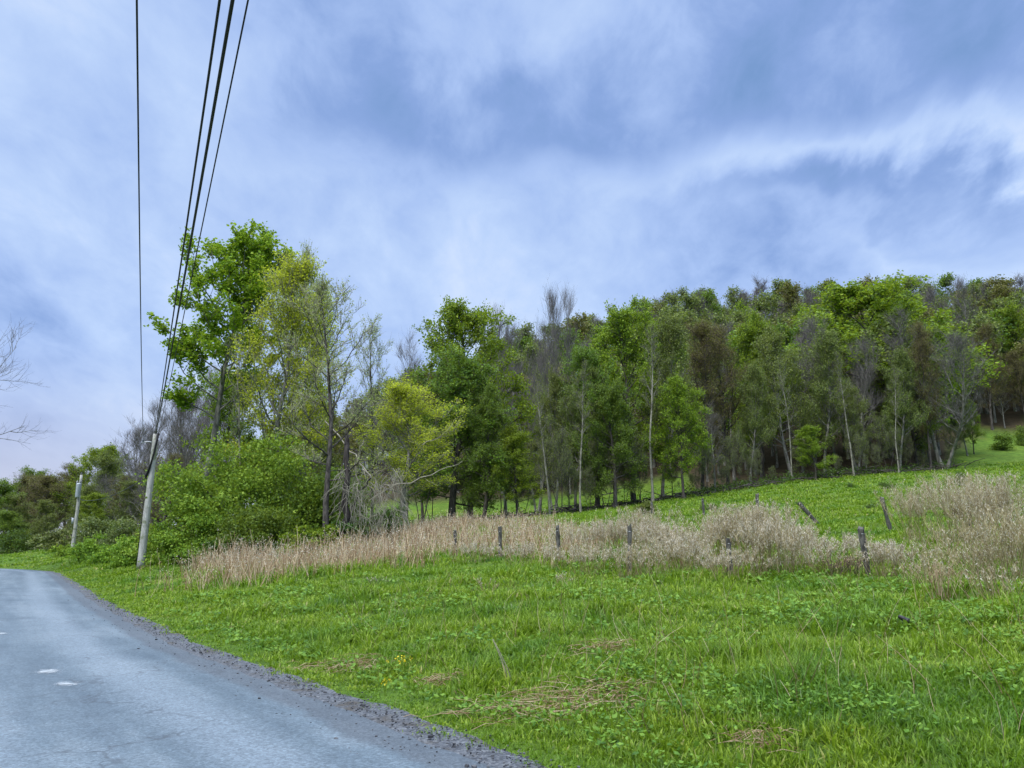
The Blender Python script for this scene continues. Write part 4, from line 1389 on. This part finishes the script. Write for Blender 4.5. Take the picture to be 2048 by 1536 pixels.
def weed_arrays(seed, rx, ry, h, nst, plume=1.0, lean=.2, twn=22):
    rng = np.random.default_rng(seed)
    b = np.concatenate([rng.normal(size=(nst, 2)) * .42 * (rx, ry), np.full((nst, 1), -.04)], 1)
    out = b[:, :2] / max(rx, ry) * .28
    hg = h * (1.04 - .38 * rng.random(nst) ** 1.6)
    pts, rad = straw_stems(b, hg, rng, lean, .0055, 5, .10)
    pts[:, :, :2] += out[:, None, :] * (np.linspace(0, 1, 5)[None, :, None] ** 1.5) * h
    st = tubes(pts, rad, 3)
    # feathery side twigs on the upper half
    m = nst * twn
    k = np.repeat(np.arange(nst), twn)
    f = rng.uniform(.60, 1.0, m)
    i = np.minimum((f * 4).astype(int), 3)
    w = (f * 4 - i)[:, None]
    s = pts[k, i] * (1 - w) + pts[k, i + 1] * w
    dr = unit(np.concatenate([rng.normal(size=(m, 2)) * .5, rng.uniform(.7, 1.5, (m, 1))], 1))
    L = (rng.uniform(.10, .34, (m, 1)) * (1.5 - f[:, None])) * min(1.3, h / 1.3)
    tp = np.stack([s, s + dr * L * .55, s + unit(dr + (0, 0, -.25)) * L], 1)
    tw = blades_from(tp, np.tile([.0035, .003, .0015], (m, 1)))
    ns = int(m * 2.0 * plume)
    pk = rng.integers(0, m, ns)
    ff = rng.uniform(.3, 1.0, (ns, 1))
    c = tp[pk, 0] * (1 - ff) + tp[pk, 2] * ff + rng.normal(size=(ns, 3)) * .012
    pd = unit(tp[pk, 2] - tp[pk, 0] + rng.normal(size=(ns, 3)) * .10)
    pl_ = .055 * rng.uniform(.5, 1.3, (ns, 1))
    pl = blades_from(np.stack([c - pd * pl_ * .5, c, c + pd * pl_ * .5], 1), np.tile([.002, .0055, .0015], (ns, 1)))
    return st, tw, pl


def weeds(u, d, vtop, wpx, nst, label, seed, plume=1.0, lean=.2, stem='weed', head='plume', depth=.8, group='clumps of tall dry weeds along the fence', twn=22):
    b = G(u, d)
    h = P(u, vtop, d)[2] - b[2]
    rx = wpx / 2 / FPX * d
    if plume < .5:
        twn = min(twn, 9)
    st, tw, pl = weed_arrays(seed, rx, rx * depth, h, nst, plume, lean, twn)
    o = root('weed_clump', tuple(b), label, 'dry weeds', group)
    link('stems', mesh_quads('weed_stems', *st, [M[stem]]), o)['kind'] = 'stuff'
    V, F, ix = join([tw, pl])
    link('seed_heads', mesh_quads('weed_heads', V, F, [M[stem], M[head]], ix, np.zeros(len(F), bool)), o)['kind'] = 'stuff'
    return o


weeds(1515, 21, 1008, 150, 190, 'tallest pale weed clump, around the half hidden dark post', 1, 1.1)
weeds(1590, 20, 1050, 90, 70, 'greyish weed clump right of the tallest pale one', 2, .9)
weeds(1440, 22, 1032, 90, 80, 'rosy beige weed clump left of the half hidden dark post', 3, 1.2)
weeds(1285, 24, 1018, 90, 90, 'silvery weed clump behind the second thickest post', 4, 1.2)
weeds(1335, 22, 1050, 120, 110, 'low beige weed clump right of the second thickest post', 5, 1.2)
weeds(1215, 24.5, 1040, 90, 80, 'pale weed clump left of the second thickest post', 6, 1.1)
weeds(1150, 26, 1056, 80, 50, 'thin pale weeds by the slim upright post', 7, 1.0)
weeds(1925, 24, 952, 120, 120, 'beige weed clump with straight spires at right, above a post', 8, 1.0, .12)
weeds(2015, 20, 950, 120, 120, 'mauve beige weed clump at the right edge', 9, 1.2, .14)
weeds(1830, 26, 972, 60, 60, 'narrow pale weed spire left of the straight spires', 10, 1.0, .2)
weeds(2030, 15, 1010, 120, 60, 'brown stemmed weed clump at the right edge, nearest to camera', 11, .6, .2)
weeds(1960, 16, 1075, 150, 90, 'thin olive brown weeds below the mauve clump', 12, .35, .3)
weeds(1860, 17, 1075, 120, 60, 'sparse brown weeds right of the nearest thick post', 13, .4, .35)
weeds(1775, 17.5, 1080, 80, 50, 'whitish weeds against the nearest thick post', 14, 1.2, .3)
weeds(1690, 18.5, 1105, 110, 90, 'dark brown matted weeds left of the nearest thick post', 15, .3, .55, 'twig_brown', 'straw')
weeds(1700, 20, 1060, 110, 40, 'wispy silver weeds behind the brown mat', 16, 1.1, .35)
weeds(1560, 18.5, 1110, 120, 70, 'olive weeds at the foot of the tallest clump', 17, .3, .25)
weeds(1430, 18.6, 1110, 110, 60, 'brown weed stems left of the dark leaning post foot', 18, .4, .25)
weeds(1290, 19.5, 1105, 130, 60, 'thin brown weeds before the second thickest post', 19, .4, .25)
weeds(1990, 12.5, 1120, 120, 50, 'sparse brown stalks low at the right edge', 20, .3, .3)
weeds(1890, 13, 1120, 70, 34, 'fan of straw coloured stalks right of the black litter', 21, .1, .22, 'straw', 'straw', .8, 'clumps of tall dry weeds along the fence', 6)
weeds(1120, 19, 1140, 40, 10, 'few dry stalks on the grassy rise below the slim post', 22, .4, .3)
weeds(975, 18, 1150, 60, 12, 'few dark dry stalks on the grassy rise at left', 23, .2, .35)
weeds(760, 22, 1150, 60, 18, 'dark dry stems at the front of the reeds', 24, .2, .4, 'twig_brown')


weeds(1900, 20, 1040, 190, 60, 'thin olive stems in front of the post under the brown seed heads', 25, .25, .35)
weeds(1980, 18, 1020, 170, 70, 'tangled yellowish brown stems right of the post under the brown seed heads', 26, .3, .3)
weeds(1945, 26, 985, 70, 70, 'brown heavy seed heads on top of a post at right', 27, 1.0, .3, 'twig_brown', 'straw')
weeds(1850, 14.5, 1110, 130, 50, 'low sparse brown stems above the black litter', 28, .25, .35)
weeds(1380, 20.5, 1060, 100, 60, 'wispy green-grey weeds between two weed clumps', 29, .6, .3)

weeds(1262, 19.6, 1082, 80, 34, 'thin straw coloured weeds around the foot of the second thickest post', 30, .7, .25)
weeds(1180, 21, 1085, 110, 44, 'low beige weeds between the slim upright post and the second thickest one', 31, .8, .28)
weeds(1118, 22.6, 1088, 70, 30, 'dry stems around the foot of the slim upright post', 32, .7, .25)
weeds(1050, 24, 1082, 100, 40, 'low pale weeds between the short post and the slim upright one', 33, .9, .25)
weeds(955, 26, 1082, 120, 44, 'low rosy weeds between the small post and the short post', 34, .9, .25)
weeds(1461, 17.5, 1092, 100, 60, 'tangled brown weeds around the foot of the dark leaning post', 35, .6, .35)
weeds(1540, 18, 1040, 130, 80, 'tall wispy pale weeds right in front of the tallest clump', 36, 1.0, .22)
weeds(1370, 19, 1070, 110, 54, 'feathery pale weeds left of the dark leaning post', 37, 1.0, .25)
weeds(1640, 18.5, 1075, 90, 40, 'silvery drooping weeds left of the brown mat', 38, 1.0, .4)

# scattered single dry stalks and sprigs in the green grass
def loose_stalks():
    rng = np.random.default_rng(31)
    n = 420
    u = rng.uniform(700, 2150, n)
    d = rng.uniform(6, 19, n)
    P_ = np.array([G(a, b_) for a, b_ in zip(u, d)])
    s, t = road_st(P_[:, 0], P_[:, 1])
    P_ = P_[t > 4.2]
    h = rng.uniform(.2, .65, len(P_))
    pts, rad = straw_stems(P_ - (0, 0, .02), h, rng, .4, .0035, 4, .25)
    V, F = tubes(pts, rad, 3)
    stuff('dry_stalks', mesh_quads('dry_stalks', V, F, [M['straw']]))


loose_stalks()

_sb = GV(1022, 1372)
st_o = root('dry_stalk', tuple(_sb), 'tall bent whitish double stalk leaning left in the foreground grass', 'plant stalk')
h_ = P(985, 1278, _sb[1] + .1) - _sb
for off in (0, .035):
    bmesh_tube('stem', [np.array((off, 0, -.03)), h_ * .35 + (off * .8, 0, .02), h_ * .7 + (off * .4, 0, .02), h_ + (off * .2, 0, 0)], [.0055, .005, .004, .002], 6, M['limb_pale'], st_o)


# ------------------------------------------------------------------ green grass
STRAW_SPOTS = [(GV(1145, 1412), .50, .42), (GV(1515, 1484), .16, .16), (GV(705, 1335), .34, .26), (GV(1195, 1303), .30, .16), (GV(882, 1368), .20, .16)]


def grass():
    rng = np.random.default_rng(8)
    ncl, per = 42000, 14
    rc = np.exp(rng.uniform(math.log(3.4), math.log(105), ncl))
    ac = rng.uniform(-.68, .80, ncl)
    cr = (.02 + .0055 * rc) * rng.uniform(.5, 1.6, ncl)
    ch = rng.uniform(.6, 1.45, ncl)
    n = ncl * per
    ci = np.repeat(np.arange(ncl), per)
    off = rng.normal(size=(n, 2))
    x = (rc * np.sin(ac))[ci] + off[:, 0] * cr[ci]
    y = (rc * np.cos(ac))[ci] + off[:, 1] * cr[ci]
    r = np.hypot(x, y)
    th0 = np.arctan2(off[:, 1], off[:, 0]) + rng.normal(size=n) * .6
    hc = ch[ci]
    s, t = road_st(x, y)
    edge = T_GRASS + .07 * np.sin(s * 1.7) + .08 * np.sin(s * 4.3 + 1) + .05 * np.sin(s * 9.1) - np.abs(rng.normal(size=n)) * .13 + .06
    keep = (t > edge) | (t < T_LEFT - .5)
    for c, a, b in STRAW_SPOTS:
        e = ((x - c[0]) / a) ** 2 + ((y - c[1]) / b) ** 2
        keep &= ~((e < 1) & (rng.random(n) < .55))
    # past the crest of the row only a thin cover
    keep &= ~((r > 60) & (rng.random(n) < .25))
    keep &= forest_mask(x, y) < .5
    inb = in_poly(x, y, BAND)
    keep &= ~(inb & (rng.random(n) < .25))
    x, y, r, t, th0, hc = x[keep], y[keep], r[keep], t[keep], th0[keep], hc[keep]
    m = len(x)
    z = terrain(x, y)
    base = np.stack([x, y, z - .015], -1)
    # lush and thin patches
    f = (np.sin(x * 1.9 + 2 * np.sin(y * 1.1)) * np.cos(y * 1.6 - x * .7) + np.sin(x * .6 - y * .8)) * .25 + .5
    hgt = (.055 + .085 * np.clip(f, 0, 1)) * rng.uniform(.5, 1.4, m) * hc + .0026 * np.minimum(r, 60)
    lx, ly = np.random.default_rng(4).uniform(-8, 14, 90), np.random.default_rng(5).uniform(5, 24, 90)
    lush = np.zeros(m)
    for a_, b_ in zip(lx, ly):
        lush = np.maximum(lush, np.exp(-(((x - a_) / .45) ** 2 + ((y - b_) / .5) ** 2)))
    hgt *= 1 + 1.1 * lush + 1.3 * inb[keep]
    hgt *= np.where((t < 4.6) & (t > 0), np.interp(t, [3.2, 4.6], [.45, 1]), 1)
    w = (.0016 + .00075 * r) * rng.uniform(.6, 1.3, m)
    broad = rng.random(m) < .5
    w = np.where(broad, w * 2.1, w)
    hgt = np.where(broad, hgt * .7, hgt)
    lean = np.where(broad, 1.1, .75)
    th = th0
    hd = np.stack([np.cos(th), np.sin(th), np.zeros(m)], -1)
    up = np.array([0, 0, 1.0])
    l1 = rng.uniform(.25, 1, m) * lean
    d1 = unit(up + hd * l1[:, None] * .7)
    d2 = unit(up * (1 - .55 * l1[:, None]) + hd * l1[:, None] * 1.9)
    sd = np.stack([-np.sin(th), np.cos(th), np.zeros(m)], -1)
    mid = base + d1 * hgt[:, None] * .55
    tip = mid + d2 * hgt[:, None] * .5
    W_ = w[:, None]
    wm = np.where(broad, 1.35, .9)[:, None]
    V = np.stack([base - sd * W_ * .5, base + sd * W_ * .5, mid - sd * W_ * .5 * wm, mid + sd * W_ * .5 * wm, tip - sd * W_ * .08, tip + sd * W_ * .08], 1).reshape(-1, 3)
    i = np.arange(m)[:, None] * 6
    F = np.stack([i + np.array([0, 1, 3, 2]), i + np.array([2, 3, 5, 4])], 1).reshape(-1, 4)
    stuff('grass', mesh_quads('grass', V, F, [M['grass']], None, np.zeros(len(F), bool)))


grass()


def broadleaf():
    rng = np.random.default_rng(88)
    n = 9000
    r = np.exp(rng.uniform(math.log(4.5), math.log(24), n))
    az = rng.uniform(-.62, .72, n)
    x, y = r * np.sin(az), r * np.cos(az)
    f = np.sin(x * 1.1 + 1.5 * np.sin(y * .8)) * np.cos(y * .9 - x * .5) + .5 * np.sin(x * 2.7 + y * 1.9)
    s, t = road_st(x, y)
    k = (t > 3.7) & (f + rng.normal(size=n) * .35 > .25)
    x, y, r = x[k], y[k], r[k]
    z = terrain(x, y)
    per = 9
    c = np.repeat(np.stack([x, y, z], -1), per, 0)
    rr = np.repeat(r, per)
    off = rng.normal(size=(len(c), 3)) * np.stack([.03 + .004 * rr, .03 + .004 * rr, np.full(len(c), .035)], -1)
    off[:, 2] = np.abs(off[:, 2]) + .05 + .0015 * rr
    V, F = leaves(c + off, 1.0, rng, 2.2, .62)
    ctr = np.repeat(c + off, 4, 0)
    V = ctr + (V - ctr) * np.repeat(.028 + .0034 * rr, 4)[:, None]
    stuff('broadleaf_weeds', mesh_quads('broadleaf_weeds', V, F, [M['clover']], None, np.zeros(len(F), bool)))


M['clover'] = leaf_mat('clover_leaf', (0.045, 0.110, 0.014), (0.105, 0.205, 0.020), (0.20, 0.32, 0.04), 0.3)
broadleaf()

# ------------------------------------------------------------------ small things in the foreground
def straw_mat_thing(c, rx, ry, n, label, seed, ln=.4, name='straw_mat', lift=.05):
    rng = np.random.default_rng(seed)
    o = root(name, tuple(c), label, 'dead grass', 'flattened mats of dead grass')
    n = int(n * .6)
    q = rng.normal(size=(n, 2)) * .65 * (rx, ry) + (rng.normal(size=(7, 2)) * .5 * (rx, ry))[rng.integers(0, 7, n)]
    zz = terrain(c[0] + q[:, 0], c[1] + q[:, 1]) - c[2]
    p = np.concatenate([q, (zz + rng.uniform(.0, lift, n))[:, None]], 1)
    th = rng.normal(size=n) * 1.1 + rng.choice([.3, 2.4, 1.4], n)
    L = ln * rng.uniform(.3, 1.2, n)
    d = np.stack([np.cos(th), np.sin(th) * .8, rng.normal(size=n) * .12], -1)
    pts = np.stack([p - d * L[:, None] * .5, p + (0, 0, .03), p + d * L[:, None] * .5 + (0, 0, .01)], 1)
    V, F = tubes(pts, np.tile([.0022, .0032, .0018], (n, 1)), 3)
    link('straws', mesh_quads('straws', V, F, [M['straw']]), o)['kind'] = 'stuff'
    return o


for i, ((c, a, b), (n, lab, ln)) in enumerate(zip(STRAW_SPOTS, [(620, 'wide tan mat of flattened straw near the road shoulder', .42), (130, 'small bright straw bundle at the bottom of the foreground', .26),
                                                           (260, 'brown dead grass mat on the verge by the yellow flowers', .3), (120, 'thin straw streak in the middle of the green grass', .3),
                                                           (110, 'little wispy straw mat above the road shoulder', .25)])):
    straw_mat_thing(c, a, b, n, lab, 60 + i, ln, lift=.075)


def flowers(u, v, n, label, seed, rad=.09):
    rng = np.random.default_rng(seed)
    c = GV(u, v)
    o = root('yellow_flowers', tuple(c), label, 'flowers')
    st = []
    for k in range(n):
        b = np.array([*(rng.normal(size=2) * rad * .4), 0])
        e = b + np.array([*(rng.normal(size=2) * rad), rng.uniform(.12, .2)])
        st.append(np.stack([b, (b + e) / 2, e]))
        f = link('blossom', mesh_quads('blossom', *leaves(np.tile(e, (8, 1)) + rng.normal(size=(8, 3)) * .014, .024, rng, 1.2, .8), [M['petal']]), o)
    link('stems', mesh_quads('flower_stems', *tubes(np.array(st), np.full((n, 3), .003), 4), [M['bush']]), o)


flowers(803, 1345, 7, 'clump of yellow flowers in the verge grass', 1, .10)
flowers(772, 1392, 3, 'pair of tiny yellow flowers close to the gravel edge', 2, .06)


def litter():
    c = GV(1812, 1262)
    o = root('plastic_pipe', tuple(c + np.array((0, 0, .14))), 'short black plastic pipe piece lying in the grass at right', 'pipe')
    a = np.array([(-.05, .05, .03), (-.02, .02, .01), (.01, -.01, -.01), (.02, -.03, -.02)])
    bmesh_tube('pipe_wall', a, [.022, .030, .030, .034], 14, M['black'], o, False)
    bmesh_tube('pipe_rim', [a[-1] - (.01, -.006, -.002), a[-1] + (.015, -.009, -.004), a[-1] + (.016, -.0095, -.0042)], [.035, .038, .030], 14, M['black'], o, False)


litter()
